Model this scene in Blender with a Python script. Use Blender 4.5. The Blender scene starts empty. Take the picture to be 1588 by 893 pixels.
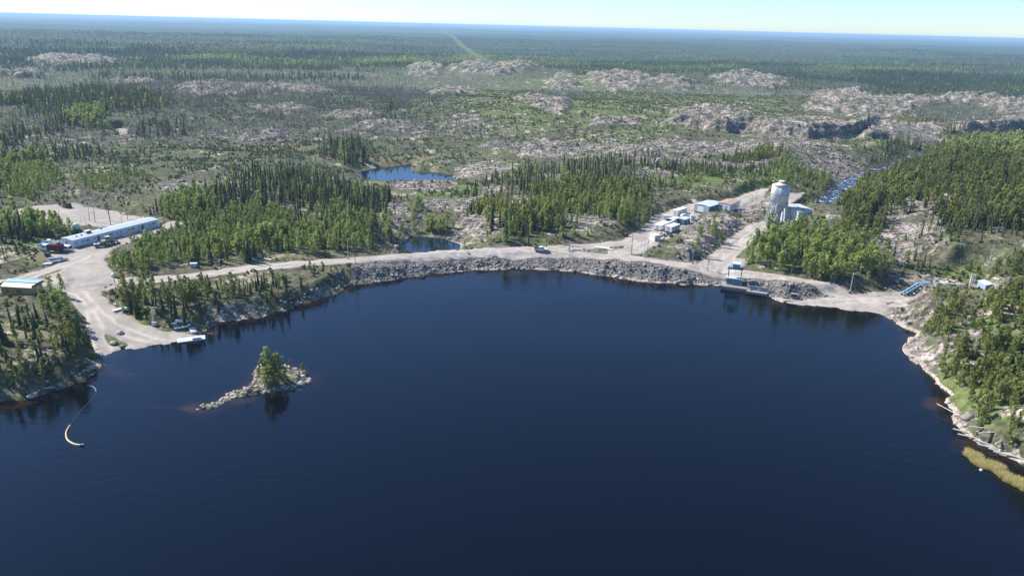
import bpy, math, random
import numpy as np
from mathutils import Vector, Matrix
random.seed(7); RNG = np.random.default_rng(11)
SC = bpy.context.scene; COL = SC.collection
R = math.radians
# ------------------------------------------------------------------ camera
PW, PH, FPX = 1588.0, 893.0, 1134.0
CH, PITCH, ROLL = 88.0, R(19.7), R(1.44)
EYE = np.array([0.0, 0.0, CH])
FWD = np.array([0.0, math.cos(PITCH), -math.sin(PITCH)])
U0 = np.array([0.0, math.sin(PITCH), math.cos(PITCH)]); R0 = np.array([1.0, 0.0, 0.0])
RGT = math.cos(ROLL) * R0 + math.sin(ROLL) * U0
UPV = -math.sin(ROLL) * R0 + math.cos(ROLL) * U0
cam_d = bpy.data.cameras.new('camera'); cam = bpy.data.objects.new('camera', cam_d); COL.objects.link(cam)
cam_d.sensor_width = 36; cam_d.lens = 36 * FPX / PW; cam_d.clip_start = 1; cam_d.clip_end = 200000
cam.matrix_world = Matrix(((RGT[0], UPV[0], -FWD[0], 0), (RGT[1], UPV[1], -FWD[1], 0), (RGT[2], UPV[2], -FWD[2], CH), (0, 0, 0, 1)))
SC.camera = cam
# ------------------------------------------------------------------ sky, sun, exposure
SUN_EL, SUN_AZ = R(43), R(-67)
w = bpy.data.worlds.new('World'); SC.world = w; w.use_nodes = True
nt = w.node_tree; nt.nodes.clear()
sky = nt.nodes.new('ShaderNodeTexSky'); sky.sky_type = 'NISHITA'; sky.sun_disc = False
sky.sun_elevation = SUN_EL; sky.sun_rotation = SUN_AZ; sky.altitude = 300; sky.air_density = 1.0; sky.dust_density = 0.1; sky.ozone_density = 2.5
bg = nt.nodes.new('ShaderNodeBackground'); bg.inputs['Strength'].default_value = 0.088
wo = nt.nodes.new('ShaderNodeOutputWorld')
tn = nt.nodes.new('ShaderNodeMix'); tn.data_type = 'RGBA'; tn.blend_type = 'MULTIPLY'; tn.inputs['Factor'].default_value = 1; tn.inputs['B'].default_value = (.71, .875, 1.14, 1)   # white balance of the clear sky
nt.links.new(sky.outputs[0], tn.inputs['A']); nt.links.new(tn.outputs['Result'], bg.inputs[0]); nt.links.new(bg.outputs[0], wo.inputs[0])
sd_ = bpy.data.lights.new('sun', 'SUN'); sd_.energy = 4.1; sd_.angle = R(0.53); sd_.color = (1.0, 0.95, 0.87)
sun = bpy.data.objects.new('sun', sd_); COL.objects.link(sun)
tosun = Vector((math.sin(SUN_AZ) * math.cos(SUN_EL), math.cos(SUN_AZ) * math.cos(SUN_EL), math.sin(SUN_EL)))
sun.rotation_euler = tosun.to_track_quat('Z', 'Y').to_euler()
SC.view_settings.view_transform = 'Standard'; SC.view_settings.look = 'None'
SC.view_settings.exposure = 0.95; SC.view_settings.gamma = 1.0; SC.view_settings.use_curve_mapping = False
SC.render.engine = 'CYCLES'
SC.cycles.use_denoising = True; SC.cycles.max_bounces = 7; SC.cycles.diffuse_bounces = 5; SC.cycles.glossy_bounces = 2
SC.cycles.transmission_bounces = 2; SC.cycles.transparent_max_bounces = 4; SC.cycles.volume_bounces = 0
SC.cycles.caustics_reflective = False; SC.cycles.caustics_refractive = False
HAZE_DENSITY = 9.5e-5

# ------------------------------------------------------------------ helpers: picture <-> ground
def unproj(u, v, z=0.0):
    u = np.asarray(u, float); v = np.asarray(v, float)
    dx = (u - PW / 2) / FPX; dy = -(v - PH / 2) / FPX
    d = FWD + dx[..., None] * RGT + dy[..., None] * UPV
    t = (z - CH) / d[..., 2]
    return EYE[0] + d[..., 0] * t, EYE[1] + d[..., 1] * t
def proj(x, y, z):
    dx = x - EYE[0]; dy = y - EYE[1]; dz = z - EYE[2]
    dep = dx * FWD[0] + dy * FWD[1] + dz * FWD[2]
    ok = dep > 1; dep = np.where(ok, dep, 1)
    u = PW / 2 + FPX * (dx * RGT[0] + dy * RGT[1] + dz * RGT[2]) / dep
    v = PH / 2 - FPX * (dx * UPV[0] + dy * UPV[1] + dz * UPV[2]) / dep
    return np.where(ok, u, -9e4), np.where(ok, v, 9e4), dep
def pxpoly(pts, z): 
    a = np.array(pts, float); x, y = unproj(a[:, 0], a[:, 1], z); return np.stack([x, y], 1)
def sstep(a, b, x):
    t = np.clip((x - a) / (b - a), 0, 1); return t * t * (3 - 2 * t)
def _hash(ix, iy, s):
    h = (ix.astype(np.int64) * 374761393 + iy.astype(np.int64) * 668265263 + s * 974634777) & 0xffffffff
    h = ((h ^ (h >> 13)) * 1274126177) & 0xffffffff
    h = (h ^ (h >> 16)) & 0xffffff
    return h / float(0xffffff)
def vn(x, y, s=0):
    ix = np.floor(x); iy = np.floor(y); fx = x - ix; fy = y - iy
    fx = fx * fx * fx * (fx * (fx * 6 - 15) + 10); fy = fy * fy * fy * (fy * (fy * 6 - 15) + 10)
    a = _hash(ix, iy, s); b = _hash(ix + 1, iy, s); c = _hash(ix, iy + 1, s); d = _hash(ix + 1, iy + 1, s)
    return (a + (b - a) * fx) * (1 - fy) + (c + (d - c) * fx) * fy
def fbm(x, y, o=4, s=0):
    t = 0; amp = 0.5; tot = 0
    for k in range(o):
        t = t + amp * vn(x + 17.3 * k, y - 9.1 * k, s + k); tot += amp; amp *= 0.5; x = x * 2.03; y = y * 2.03
    return t / tot
def segdist(x, y, pts, closed=True):
    n = len(pts); best = np.full(x.shape, 1e18)
    for i in range(n if closed else n - 1):
        ax, ay = pts[i]; bx, by = pts[(i + 1) % n]
        ex, ey = bx - ax, by - ay; L = ex * ex + ey * ey + 1e-9
        t = np.clip(((x - ax) * ex + (y - ay) * ey) / L, 0, 1)
        d = (x - ax - t * ex) ** 2 + (y - ay - t * ey) ** 2
        np.minimum(best, d, out=best)
    return np.sqrt(best)
def inside(x, y, pts):
    r = np.zeros(x.shape, bool); n = len(pts)
    for i in range(n):
        ax, ay = pts[i]; bx, by = pts[(i + 1) % n]
        if ay == by: continue
        c = ((ay > y) != (by > y)) & (x < (bx - ax) * (y - ay) / (by - ay) + ax)
        r ^= c
    return r
def sdpoly(x, y, pts):          # positive inside
    d = segdist(x, y, pts); return np.where(inside(x, y, pts), d, -d)
def near(x, y, pts, pad):       # bounding-box prefilter
    lo = pts.min(0) - pad; hi = pts.max(0) + pad
    return (x > lo[0]) & (x < hi[0]) & (y > lo[1]) & (y < hi[1])

# ------------------------------------------------------------------ plan of the place
SHORE = pxpoly([(-420, 760), (-150, 660), (-60, 636), (0, 622), (40, 621), (65, 613), (95, 601), (130, 591), (158, 568), (163, 552), (185, 544), (220, 538), (265, 533),
    (285, 530), (310, 523), (322, 510), (340, 499), (370, 498), (400, 492), (440, 481), (480, 469), (510, 459), (540, 443), (580, 438), (620, 432),
    (660, 427), (700, 422), (740, 418), (800, 418), (860, 419), (900, 423), (940, 428), (980, 434), (1020, 439), (1060, 441), (1100, 442), (1122, 446),
    (1160, 454), (1190, 461), (1205, 468), (1240, 473), (1290, 477), (1330, 482), (1370, 488), (1377, 491), (1387, 501), (1400, 509), (1420, 517), (1410, 526),
    (1398, 538), (1413, 558), (1435, 576), (1446, 586), (1455, 598), (1473, 611), (1468, 625), (1478, 638), (1477, 650), (1491, 666), (1520, 688), (1546, 700),
    (1588, 720), (1660, 752), (1760, 815), (1900, 920)], 0.0)
SHORE = np.vstack([SHORE, [(150, -150), (260, -700), (-500, -800), (-420, -100)]])
ISLE = pxpoly([(304, 632), (330, 627), (345, 616), (365, 609), (385, 602), (396, 592), (394, 578), (402, 565), (430, 567), (460, 571), (475, 580), (479, 592), (471, 602),
    (440, 606), (410, 607), (380, 613), (350, 623), (325, 632)], 0.0)
ROADS = [  # px polyline, height, half width m
    ([(-60, 441), (0, 439), (100, 437), (180, 437), (230, 435), (300, 428), (400, 415), (480, 408), (560, 403), (640, 396), (740, 389), (840, 386), (920, 382), (975, 376), (1008, 356), (1027, 337), (1055, 327), (1080, 318)], 4.5, 3.6),
    ([(780, 391), (840, 391), (900, 393), (1000, 402), (1100, 415), (1200, 428), (1300, 444), (1360, 454), (1400, 460)], 4.5, 2.6),
    ([(1095, 414), (1128, 385), (1150, 366), (1172, 351), (1195, 345), (1215, 341)], 4.5, 3.2),
    ([(1115, 416), (1150, 383), (1175, 362), (1195, 350)], 4.5, 2.2),
    ([(960, 392), (985, 388), (1010, 372), (1018, 360)], 4.5, 4.5),
    ([(1075, 325), (1110, 316), (1140, 313), (1170, 300), (1187, 294)], 4.5, 3.0),
    ([(90, 437), (125, 452), (145, 475), (170, 497), (230, 512), (280, 516)], 3.5, 4.2),
    ([(140, 480), (146, 500), (152, 520), (162, 535)], 2.5, 1.8),
    ([(0, 442), (50, 428), (95, 412), (130, 398)], 4.5, 3.0),
    ([(1190, 461), (1250, 462), (1320, 462), (1400, 463)], 2.2, 3.2)]
ROADS = [(pxpoly(p, z), z, hw) for p, z, hw in ROADS]
PADS = [  # px polygon, height, max slope from the shore
    ([(92, 398), (112, 388), (150, 376), (200, 361), (248, 349), (268, 342), (290, 344), (270, 352), (215, 370), (168, 390), (160, 410), (172, 428), (205, 436), (60, 440), (95, 418)], 4.5, .4),
    ([(82, 374), (98, 376), (114, 386), (110, 398), (80, 402), (70, 386)], 4.5, .4),
    ([(150, 545), (185, 544), (222, 538), (285, 531), (312, 522), (318, 508), (262, 505), (214, 499), (180, 476), (160, 452), (110, 446), (132, 480), (152, 502), (200, 508), (205, 518), (190, 526), (152, 528)], 2.5, .09),
    ([(-40, 336), (0, 331), (55, 320), (110, 316), (170, 327), (238, 343), (180, 352), (80, 350), (0, 346), (-40, 348)], 4.5, .4),
    ([(1010, 378), (988, 392), (965, 388), (985, 372), (1005, 352), (1028, 338), (1062, 325), (1100, 316), (1145, 316), (1150, 325), (1120, 330), (1085, 333), (1080, 345), (1060, 354), (1050, 362), (1030, 372)], 4.5, .4),
    ([(1188, 462), (1240, 473), (1290, 477), (1370, 484), (1385, 474), (1420, 463), (1400, 454), (1340, 452), (1320, 458), (1240, 460)], 2.2, .14),
    ([(1222, 301), (1247, 299), (1238, 309), (1224, 318)], 4.5, .4),
    ([(1140, 322), (1165, 298), (1190, 296), (1186, 308), (1160, 325)], 4.5, .4),
    ([(180, 200), (198, 200), (198, 210), (188, 214)], 4.5, .4),
    ([(1092, 412), (1112, 400), (1160, 400), (1140, 424), (1110, 420)], 4.5, .4)]
PADS = [(pxpoly(p, z), z, s) for p, z, s in PADS]
PONDS = [
    ('pond_water', pxpoly([(556, 268), (575, 262), (612, 258), (640, 254), (636, 262), (645, 268), (668, 267), (702, 272), (714, 281), (690, 283), (640, 283), (600, 285), (560, 279)], 1.0), 1.0),
    ('pond_water', pxpoly([(612, 396), (622, 378), (650, 366), (690, 370), (714, 378), (712, 392), (670, 396)], 0.3), 0.3)]
RIVER_L = pxpoly([(1262, 330), (1290, 308), (1318, 284), (1352, 266), (1385, 258), (1412, 247), (1438, 237), (1470, 226)], 1.2)
RIVER_W = np.array([5.5, 6, 5.5, 5, 4.2, 5, 5, 4])
_u, _n = RIVER_L, len(RIVER_L)
_t = np.gradient(RIVER_L, axis=0); _t /= np.linalg.norm(_t, axis=1)[:, None]; _nn = np.stack([-_t[:, 1], _t[:, 0]], 1)
PONDS.append(('river_water', np.vstack([RIVER_L + _nn * RIVER_W[:, None], (RIVER_L - _nn * RIVER_W[:, None])[::-1]]), 1.2))
CLIFFS = [  # px foot line, face height, fall-off behind the edge
    ([(1040, 206), (1090, 210), (1150, 214), (1200, 222), (1250, 228), (1300, 226), (1335, 216), (1350, 206)], 12, 60),
    ([(1335, 226), (1380, 226), (1430, 224), (1470, 222), (1490, 220), (1505, 214), (1560, 214), (1620, 205)], 11, 60),
    ([(960, 264), (1010, 262), (1070, 264), (1130, 270), (1200, 274), (1260, 276), (1330, 272)], 6, 50),
    ([(1048, 400), (1075, 402), (1108, 404), (1116, 394)], 3.5, 22),
    ([(1143, 350), (1160, 348), (1184, 348), (1192, 340)], 4, 16),
    ([(370, 226), (400, 226), (445, 224)], 5, 30),
    ([(1345, 416), (1380, 420), (1420, 422), (1440, 410)], 5, 30),
    ([(590, 390), (606, 384), (622, 372), (640, 352), (690, 345)], 5, 40)]
CL = []
for p, h, f in CLIFFS:
    q = pxpoly(p, 3.0); az = np.arctan2(q[:, 0], q[:, 1]); rr = np.hypot(q[:, 0], q[:, 1]); o = np.argsort(az); CL.append((az[o], rr[o], h, f))
def gpt(u, v, z=3.0):
    a, b = unproj(u, v, z); return float(a), float(b)
HILLS = [(gpt(1530, 330), 16, 130, 150), (gpt(1450, 420), 2, 60, 60), (gpt(1520, 560), 3.5, 60, 60), (gpt(1110, 365), 2.0, 18, 26), (gpt(450, 310), 4, 80, 60), (gpt(900, 300), 4, 112, 60),
         (gpt(50, 560), 3, 45, 35), (gpt(850, 180), 12, 200, 120), (gpt(1300, 170), 10, 200, 90), (gpt(960, 138), 13, 120, 60), (gpt(770, 117), 12, 150, 60), (gpt(100, 180), 12, 150, 130), (gpt(350, 150), 10, 160, 120), (gpt(1160, 128), 14, 200, 80)]
# patches of ground cover: (u, v, half width, half height, strength) as seen from the lake
ROCK = [(110, 98, 70, 6), (45, 122, 30, 3), (330, 156, 60, 9), (440, 152, 70, 6), (210, 135, 40, 6), (660, 117, 28, 4), (770, 117, 62, 8), (965, 138, 45, 14), (1050, 141, 32, 10), (1160, 135, 55, 8),
    (1310, 155, 42, 14), (1280, 178, 35, 10), (1350, 182, 65, 12), (1430, 170, 40, 9), (1490, 160, 60, 9), (1560, 170, 40, 12), (1580, 190, 30, 10), (870, 140, 22, 10), (820, 172, 24, 7), (855, 186, 28, 10), (730, 205, 45, 7),
    (850, 240, 48, 16), (930, 243, 52, 15), (985, 247, 50, 12), (1040, 238, 60, 9), (1110, 195, 60, 18), (1240, 210, 100, 20), (1390, 212, 75, 16), (1510, 210, 55, 12), (1180, 245, 140, 13), (1270, 258, 75, 14), (1050, 205, 40, 6),
    (655, 290, 45, 9), (745, 268, 60, 13), (700, 325, 55, 14), (735, 358, 52, 16), (760, 305, 24, 12), (905, 356, 48, 10), (310, 300, 65, 9), (365, 297, 40, 7), (612, 345, 30, 20), (405, 220, 45, 7), (600, 205, 60, 6), (545, 190, 40, 6), (950, 205, 45, 6), (780, 235, 30, 6), (640, 210, 40, 4), (700, 150, 40, 4), (430, 180, 50, 4),
    (1105, 372, 62, 28), (1175, 328, 28, 18), (1395, 392, 55, 32), (1425, 360, 42, 20), (1330, 335, 26, 12), (1290, 345, 34, 10), (1368, 312, 22, 9), (1420, 445, 50, 14), (1428, 490, 40, 26), (1432, 548, 42, 32), (1500, 545, 45, 14), (1560, 480, 40, 8), (1510, 510, 30, 10), (1490, 640, 40, 14), (1540, 690, 50, 10),
    (430, 480, 110, 6), (520, 452, 40, 6), (180, 565, 30, 30), (40, 612, 60, 10), (60, 560, 30, 10), (1020, 280, 30, 10), (860, 290, 30, 8), (810, 330, 30, 10), (1490, 350, 14, 4), (1520, 380, 20, 4), (1455, 415, 14, 6), (1220, 358, 40, 8)]
BURN = [(350, 210, 380, 70), (1250, 150, 330, 12), (600, 130, 280, 18), (520, 245, 180, 40), (250, 250, 250, 35), (1200, 230, 120, 8), (860, 152, 60, 10), (1500, 190, 80, 12), (160, 135, 200, 14), (700, 230, 80, 25), (600, 160, 90, 20), (440, 280, 110, 14), (110, 320, 110, 12)]
GREEN = [(1545, 570, 80, 100), (900, 168, 190, 40), (780, 190, 110, 36), (1150, 180, 80, 14), (1010, 205, 70, 20), (1000, 180, 90, 18), (1210, 205, 60, 10), (1420, 196, 40, 8), (560, 170, 80, 16), (640, 180, 60, 14), (500, 240, 100, 14), (430, 265, 130, 14), (350, 180, 60, 20), (880, 388, 70, 6), (1080, 285, 100, 16), (1130, 370, 60, 20), (1180, 290, 60, 12), (60, 400, 60, 14), (60, 520, 90, 14), (220, 480, 30, 14), (700, 300, 60, 16), (1330, 230, 60, 8), (560, 140, 60, 8), (330, 250, 150, 16), (1300, 240, 40, 10), (940, 225, 60, 10), (1480, 440, 50, 10), (178, 514, 24, 10), (1120, 420, 12, 5), (1260, 425, 40, 5)]
MARSH = [(420, 235, 60, 7), (610, 248, 50, 6), (280, 330, 20, 6), (640, 286, 60, 5), (520, 250, 40, 5), (700, 245, 30, 4), (1540, 103, 50, 4), (60, 405, 40, 6), (100, 430, 60, 5), (800, 390, 40, 2), (480, 405, 60, 3), (60, 525, 80, 10)]
SPRUCE = [(1770, 320, 170, 90), (-160, 330, 170, 100), (430, 332, 160, 40), (540, 352, 70, 36), (330, 380, 140, 32), (880, 310, 150, 34), (900, 345, 100, 18), (790, 330, 60, 40), (720, 297, 70, 12), (1120, 268, 190, 18), (960, 280, 80, 16), (1500, 290, 170, 75), (1480, 370, 160, 55), (1330, 350, 60, 34), (1310, 300, 40, 20),
    (300, 484, 90, 14), (225, 478, 24, 12), (440, 462, 100, 16), (60, 560, 110, 55), (120, 180, 120, 26), (60, 235, 110, 22), (200, 212, 110, 8), (410, 125, 160, 8), (300, 122, 160, 6), (540, 245, 30, 16), (30, 350, 30, 10), (880, 100, 260, 18), (1250, 118, 420, 26), (1480, 128, 200, 26), (600, 105, 300, 12), (240, 215, 40, 8), (280, 205, 60, 6), (600, 195, 14, 18), (30, 365, 60, 24), (1190, 265, 100, 12), (760, 350, 20, 14)]
ASPEN = [(330, 382, 100, 26), (480, 385, 90, 18), (235, 392, 75, 30), (290, 330, 42, 26), (205, 400, 50, 26), (662, 356, 30, 20), (1265, 410, 95, 28), (1200, 406, 34, 9), (1330, 428, 50, 16), (1275, 296, 30, 20), (1230, 285, 40, 10), (1075, 300, 24, 10), (1170, 300, 30, 9), (40, 285, 60, 30), (150, 203, 34, 11), (55, 366, 60, 14), (95, 492, 44, 14), (1545, 250, 70, 26), (1500, 235, 60, 12), (960, 345, 40, 16), (900, 340, 30, 14), (620, 360, 20, 16), (1100, 385, 40, 14),  (520, 365, 50, 18), (400, 360, 60, 20), (170, 290, 50, 14), (1060, 110, 80, 3), (870, 92, 80, 3), (1420, 112, 90, 4), (740, 90, 30, 14), (330, 92, 60, 3), (380, 85, 90, 2.5), (600, 100, 60, 4), (1310, 112, 60, 4), (700, 58, 40, 2), (200, 70, 80, 2), (60, 44, 60, 1.6), (480, 78, 120, 2.5)]
PINE = [(1800, 560, 210, 280), (-180, 540, 170, 120), (1490, 320, 150, 80), (1360, 330, 60, 40), (820, 345, 70, 20), (1520, 470, 90, 30), (1540, 540, 80, 60), (1535, 610, 62, 60), (1560, 680, 50, 30), (1470, 500, 36, 24), (1480, 575, 40, 30), (110, 570, 50, 46), (30, 575, 50, 40), (1400, 470, 20, 8), (500, 440, 30, 8), (340, 470, 100, 16), (1180, 265, 80, 8), (1310, 365, 40, 20), (240, 465, 40, 14), (920, 320, 80, 16)]
CAPS = [(1285, 312, 40, 30, 2.6), (1340, 272, 40, 14, 3.0), (1100, 362, 85, 44, 6.3), (1300, 422, 130, 40, 5.6), (1205, 340, 50, 34, 4.6), (650, 345, 120, 60, 5.5), (430, 335, 200, 70, 6.5), (880, 315, 160, 55, 7.5), (1425, 452, 60, 22, 5.2), (1500, 448, 50, 16, 5.5), (1080, 290, 130, 34, 6.5), (1450, 500, 80, 50, 4.6), (1500, 600, 90, 60, 4.6), (640, 275, 140, 40, 3.5), (60, 560, 140, 70, 5.5), (350, 465, 200, 40, 4.6), (130, 360, 170, 60, 5.0)]   # how high the low ground rises
CLEAR = [(180, 360, 84, 17), (640, 282, 100, 26), (650, 380, 60, 12), (80, 335, 150, 13), (30, 462, 62, 30), (170, 385, 40, 20), (1215, 338, 34, 20), (1090, 330, 75, 22), (1035, 362, 40, 18), (1460, 447, 75, 8), (1415, 456, 40, 12), (1465, 466, 80, 18), (1520, 468, 34, 16), (470, 440, 110, 5), (1160, 305, 30, 12), (1235, 358, 66, 20), (1300, 300, 26, 18), (1345, 278, 26, 10), (1395, 262, 26, 8), (1110, 305, 50, 12), (95, 395, 60, 16)]   # open ground without trees
def blobs(u, v, L):
    m = np.zeros(u.shape)
    for b in L:
        k = (np.abs(u - b[0]) < b[2] * 1.35) & (np.abs(v - b[1]) < b[3] * 1.35)
        if not k.any(): continue
        d2 = ((u[k] - b[0]) / b[2]) ** 2 + ((v[k] - b[1]) / b[3]) ** 2
        m[k] = np.maximum(m[k], np.clip(1.45 - 0.95 * d2, 0, 1))
    return m
CUT = pxpoly([(660, 38), (690, 50), (712, 68), (735, 84), (748, 98), (755, 108)], 3.0)

def ground(x, y, want=None):
    """height and cover of the ground at plan points x, y"""
    x = np.asarray(x, float); y = np.asarray(y, float); sh = x.shape; x = x.ravel(); y = y.ravel()
    r = np.hypot(x, y) + 1e-6; az = np.arctan2(x, y)
    wa = np.clip(0.018 * r, 2, 60)
    n1 = fbm(x / 38, y / 38, 3, 3); n2 = fbm(x / 38 + 50, y / 38, 3, 5)
    u, v, _ = proj(x + (n1 - .5) * wa * 2.2, y + (n2 - .5) * wa * 2.6, 3.0)
    M = {}
    for k, L in (('rock', ROCK), ('burn', BURN), ('green', GREEN), ('marsh', MARSH), ('spruce', SPRUCE), ('aspen', ASPEN), ('pine', PINE)):
        M[k] = blobs(u, v, L)
    cut = np.clip(1.4 - segdist(x, y, CUT, False) / 15, 0, 1); M['cut'] = cut
    # distance to the shore (positive on land)
    sd = np.full(x.shape, 400.0); k = r < 900
    a = -sdpoly(x[k], y[k], SHORE); wob = (vn(x[k] / 4.2, y[k] / 4.2, 21) - .5) * 2.0 + (vn(x[k] / 1.7, y[k] / 1.7, 22) - .5) * 0.8
    b = sdpoly(x[k], y[k], ISLE)
    onis = b > -12
    sd[k] = np.maximum(a, b) + wob * np.where(b > -10, 0.7, 1.0); M['isle'] = np.zeros(x.shape); M['isle'][np.flatnonzero(k)[onis]] = 1
    far = sstep(650, 1600, r); n3 = fbm(x / 210, y / 210, 3, 31); n4 = fbm(x / 700, y / 700, 2, 37)
    base = 5.0 + 3.5 * (n3 - .45) * (1 + far * 1.5) + far * 20 * (n4 - .45) + sstep(3000, 9000, r) * 46 * (fbm(x / 2600, y / 2600, 2, 41) - .55)
    for (cx, cy), hh, sx, sy in HILLS:
        base = base + hh * np.exp(-((x - cx) / sx) ** 2 - ((y - cy) / sy) ** 2)
    cliff = np.zeros(x.shape)
    for ca, cr, hh, ff in CL:
        kk = (az > ca[0] - .012) & (az < ca[-1] + .012) & (r < cr.max() + ff * 4) & (r > cr.min() - 20)
        rl = np.interp(az[kk], ca, cr) + (fbm(x[kk] / 30, y[kk] / 40, 4, 51) - .5) * 34
        d = r[kk] - rl
        tap = sstep(ca[0] - .012, ca[0] + .012, az[kk]) * (1 - sstep(ca[-1] - .012, ca[-1] + .012, az[kk]))
        hv = hh * (0.55 + .75 * fbm(x[kk] / 24, y[kk] / 26, 3, 55)) * tap 
        base[kk] += hv * (0.55 * sstep(0, 3.5, d) + 0.45 * sstep(7, 11, d)) * np.exp(-np.clip(d, 0, None) / ff)
        cliff[kk] = np.maximum(cliff[kk], sstep(-4, 0, d) * (1 - sstep(9, 15, d)) * tap)
    brk = np.clip(.30 + 1.35 * fbm(x / 45, y / 22, 3, 301), 0, 1.05); M['rock'] = np.where(r > 560, M['rock'] * brk, M['rock'] * .95)
    M['rock'] = np.maximum(np.maximum(M['rock'], (.22 + .13 * (u > 640)) * np.maximum(M['burn'] * .8, M['green']) * (r > 560) + .2 * (r < 620)), cliff); M['cliff'] = cliff
    rp = M['rock']; big = 1 + far * 1.2
    rg = 1 - np.abs(2 * fbm(x / 20, y / 11, 4, 61) - 1); st = fbm(x / 8, y / 6, 3, 67)
    lump = fbm(x / 34, y / 26, 3, 63); lift = np.clip(rp * 1.3 - .25, 0, 1.1) * (.3 + 2.0 * rg ** 2 + 2.2 * (np.floor(st * 7) / 7 - .4) + sstep(450, 700, r) * (4.6 * np.clip(lump - .42, 0, 1) + 2.4 * np.floor(lump * 9) / 9 + 2.0 * (np.floor(st * 5) / 5 - .4))) * big
    mid = (1 - sstep(5000, 9000, r))
    micro = (fbm(x / 6, y / 6, 3, 71) - .5) * 1.6 * mid
    h = base + lift + micro
    # canopy-top relief of the woods that run on to the horizon
    fw = sstep(2300, 4200, r); h = h + fw * (fbm(x / 45, y / 45, 3, 77) * 11 + fbm(x / 300, y / 300, 2, 79) * 10 - 8)
    for cu, cv, ca_, cb_, cz in CAPS:
        kk = (np.abs(u - cu) < ca_ * 1.6) & (np.abs(v - cv) < cb_ * 1.6)
        if kk.any():
            d2 = ((u[kk] - cu) / ca_) ** 2 + ((v[kk] - cv) / cb_) ** 2; m_ = np.clip(1.6 - d2 * .8, 0, 1); c_ = cz + (h[kk] - cz) * .22
            h[kk] = np.where(h[kk] > cz, h[kk] * (1 - m_) + c_ * m_, h[kk])
    M['clear'] = blobs(u, v, CLEAR)
    sl = 0.34 + 0.5 * vn(x / 25, y / 25, 81); isl = M['isle'] > 0
    hs = np.where(isl, 0.16 + 0.32 * sd, 0.12 + sl * sd + 0.03 * sd * sd)
    lim = np.where(isl, np.minimum(hs, 1.6 + 1.0 * st + (rg ** 2)), hs)
    rb = (vn(x / 1.9, y / 1.9, 91) - .5) * 1.2 * sstep(0.3, 2.5, sd)
    h = np.where(sd < 60, np.minimum(h, lim + rb), h)
    grav = np.zeros(x.shape); trk = np.zeros(x.shape); nl = r < 760
    for pts, z, hw in ROADS:
        kk = nl & near(x, y, pts, hw + 14)
        if not kk.any(): continue
        d = segdist(x[kk], y[kk], pts, False) + (vn(x[kk] / 5, y[kk] / 5, 95) - .5) * 1.4
        g = 1 - sstep(hw, hw + 6, d); zz = np.minimum(z + .12 * (vn(x[kk] / 3, y[kk] / 3, 96) - .5), 0.2 + 0.42 * np.clip(sd[kk], 0, None))
        if z < 4: zz = np.minimum(zz, 0.15 + 0.11 * np.clip(sd[kk], 0, None))
        zz = np.where(sd[kk] > 0, zz, h[kk]); h[kk] = h[kk] * (1 - g) + zz * g
        grav[kk] = np.maximum(grav[kk], 1 - sstep(hw - .6, hw + .9, d)); trk[kk] = np.maximum(trk[kk], np.clip(1.2 - np.abs(np.abs(d) - 1.5) / .7, 0, 1))
    for pts, z, s in PADS:
        kk = nl & near(x, y, pts, 14)
        if not kk.any(): continue
        d = sdpoly(x[kk], y[kk], pts) + (vn(x[kk] / 6, y[kk] / 6, 97) - .5) * 3
        g = sstep(-6, 0.5, d); zz = np.minimum(z, 0.12 + s * np.clip(sd[kk], 0, None)); zz = np.where(sd[kk] > 0, zz, h[kk])
        h[kk] = h[kk] * (1 - g) + zz * g; grav[kk] = np.maximum(grav[kk], sstep(-1.2, .8, d))
    wet = np.zeros(x.shape)
    for nm, pts, zw in PONDS:
        kk = near(x, y, pts, 40)
        d = sdpoly(x[kk], y[kk], pts) + (vn(x[kk] / 5, y[kk] / 5, 99) - .5) * 2.5
        bank = zw - np.where(d > 0, 0.25 * d + .1, 0.34 * d - 0.1)
        h[kk] = np.where(grav[kk] > .4, h[kk], np.minimum(h[kk], bank)); wet[kk] = np.maximum(wet[kk], sstep(-3, 0, d))
    h = np.where(sd < 0, np.maximum(-6, 0.15 * sd - 0.1) + 0.0, np.where((wet > 0) & (grav < .5), h, np.maximum(h, 0.10)))
    M['gravel'] = grav; M['track'] = trk * (grav > .3); M['sd'] = sd; M['wet'] = wet; M['r'] = r; M['u'], M['v'] = u, v
    u0, v0, _ = proj(x, y, 2.0)
    dam = ((u0 > 545) & (u0 < 1125) & (sd < 16) | (u0 > 1160) & (u0 < 1318) & (v0 > 441 + (u0 - 1200) * .16) & (v0 < 462) & (sd < 24) | (u0 > 1330) & (u0 < 1392) & (sd < 9) & (v0 > 466)) & (sd > 0.5) & (grav < .5) & (v0 > 380) & (v0 < 500)
    h = np.where(dam, np.minimum(h, 4.4), h)
    M['riprap'] = np.where(dam, 1.0, 0.0)
    M['ring'] = np.where((sd > -0.6) & (sd < 60), np.clip(1.25 - h / np.where(u0 > 1380, 0.9, 0.8), 0, 1), 0) * (r < 900) * np.where((u0 > 700), 1.0, .55)
    # woods: what nobody painted by hand
    woods = sstep(1150, 1700, r) * (1 - sstep(.2, .6, rp)) * (1 - M['burn'])
    M['far_woods'] = np.maximum(woods, sstep(2200, 3000, r))
    M = {k_: q.reshape(sh) for k_, q in M.items()}
    return h.reshape(sh), M
def zat(x, y):
    return float(ground(np.array([x]), np.array([y]))[0][0])
def on(u, v, it=6):              # the ground point seen at photo pixel (u, v)
    z = 4.0
    for _ in range(it):
        x, y = unproj(u, v, z); z = 0.5 * z + 0.5 * zat(float(x), float(y))
    x, y = unproj(u, v, z); x, y = float(x), float(y)
    return Vector((x, y, zat(x, y)))
def mpp(p):                      # metres per photo pixel at a point
    return float(proj(np.array(p[0]), np.array(p[1]), np.array(p[2]))[2]) / FPX

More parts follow.
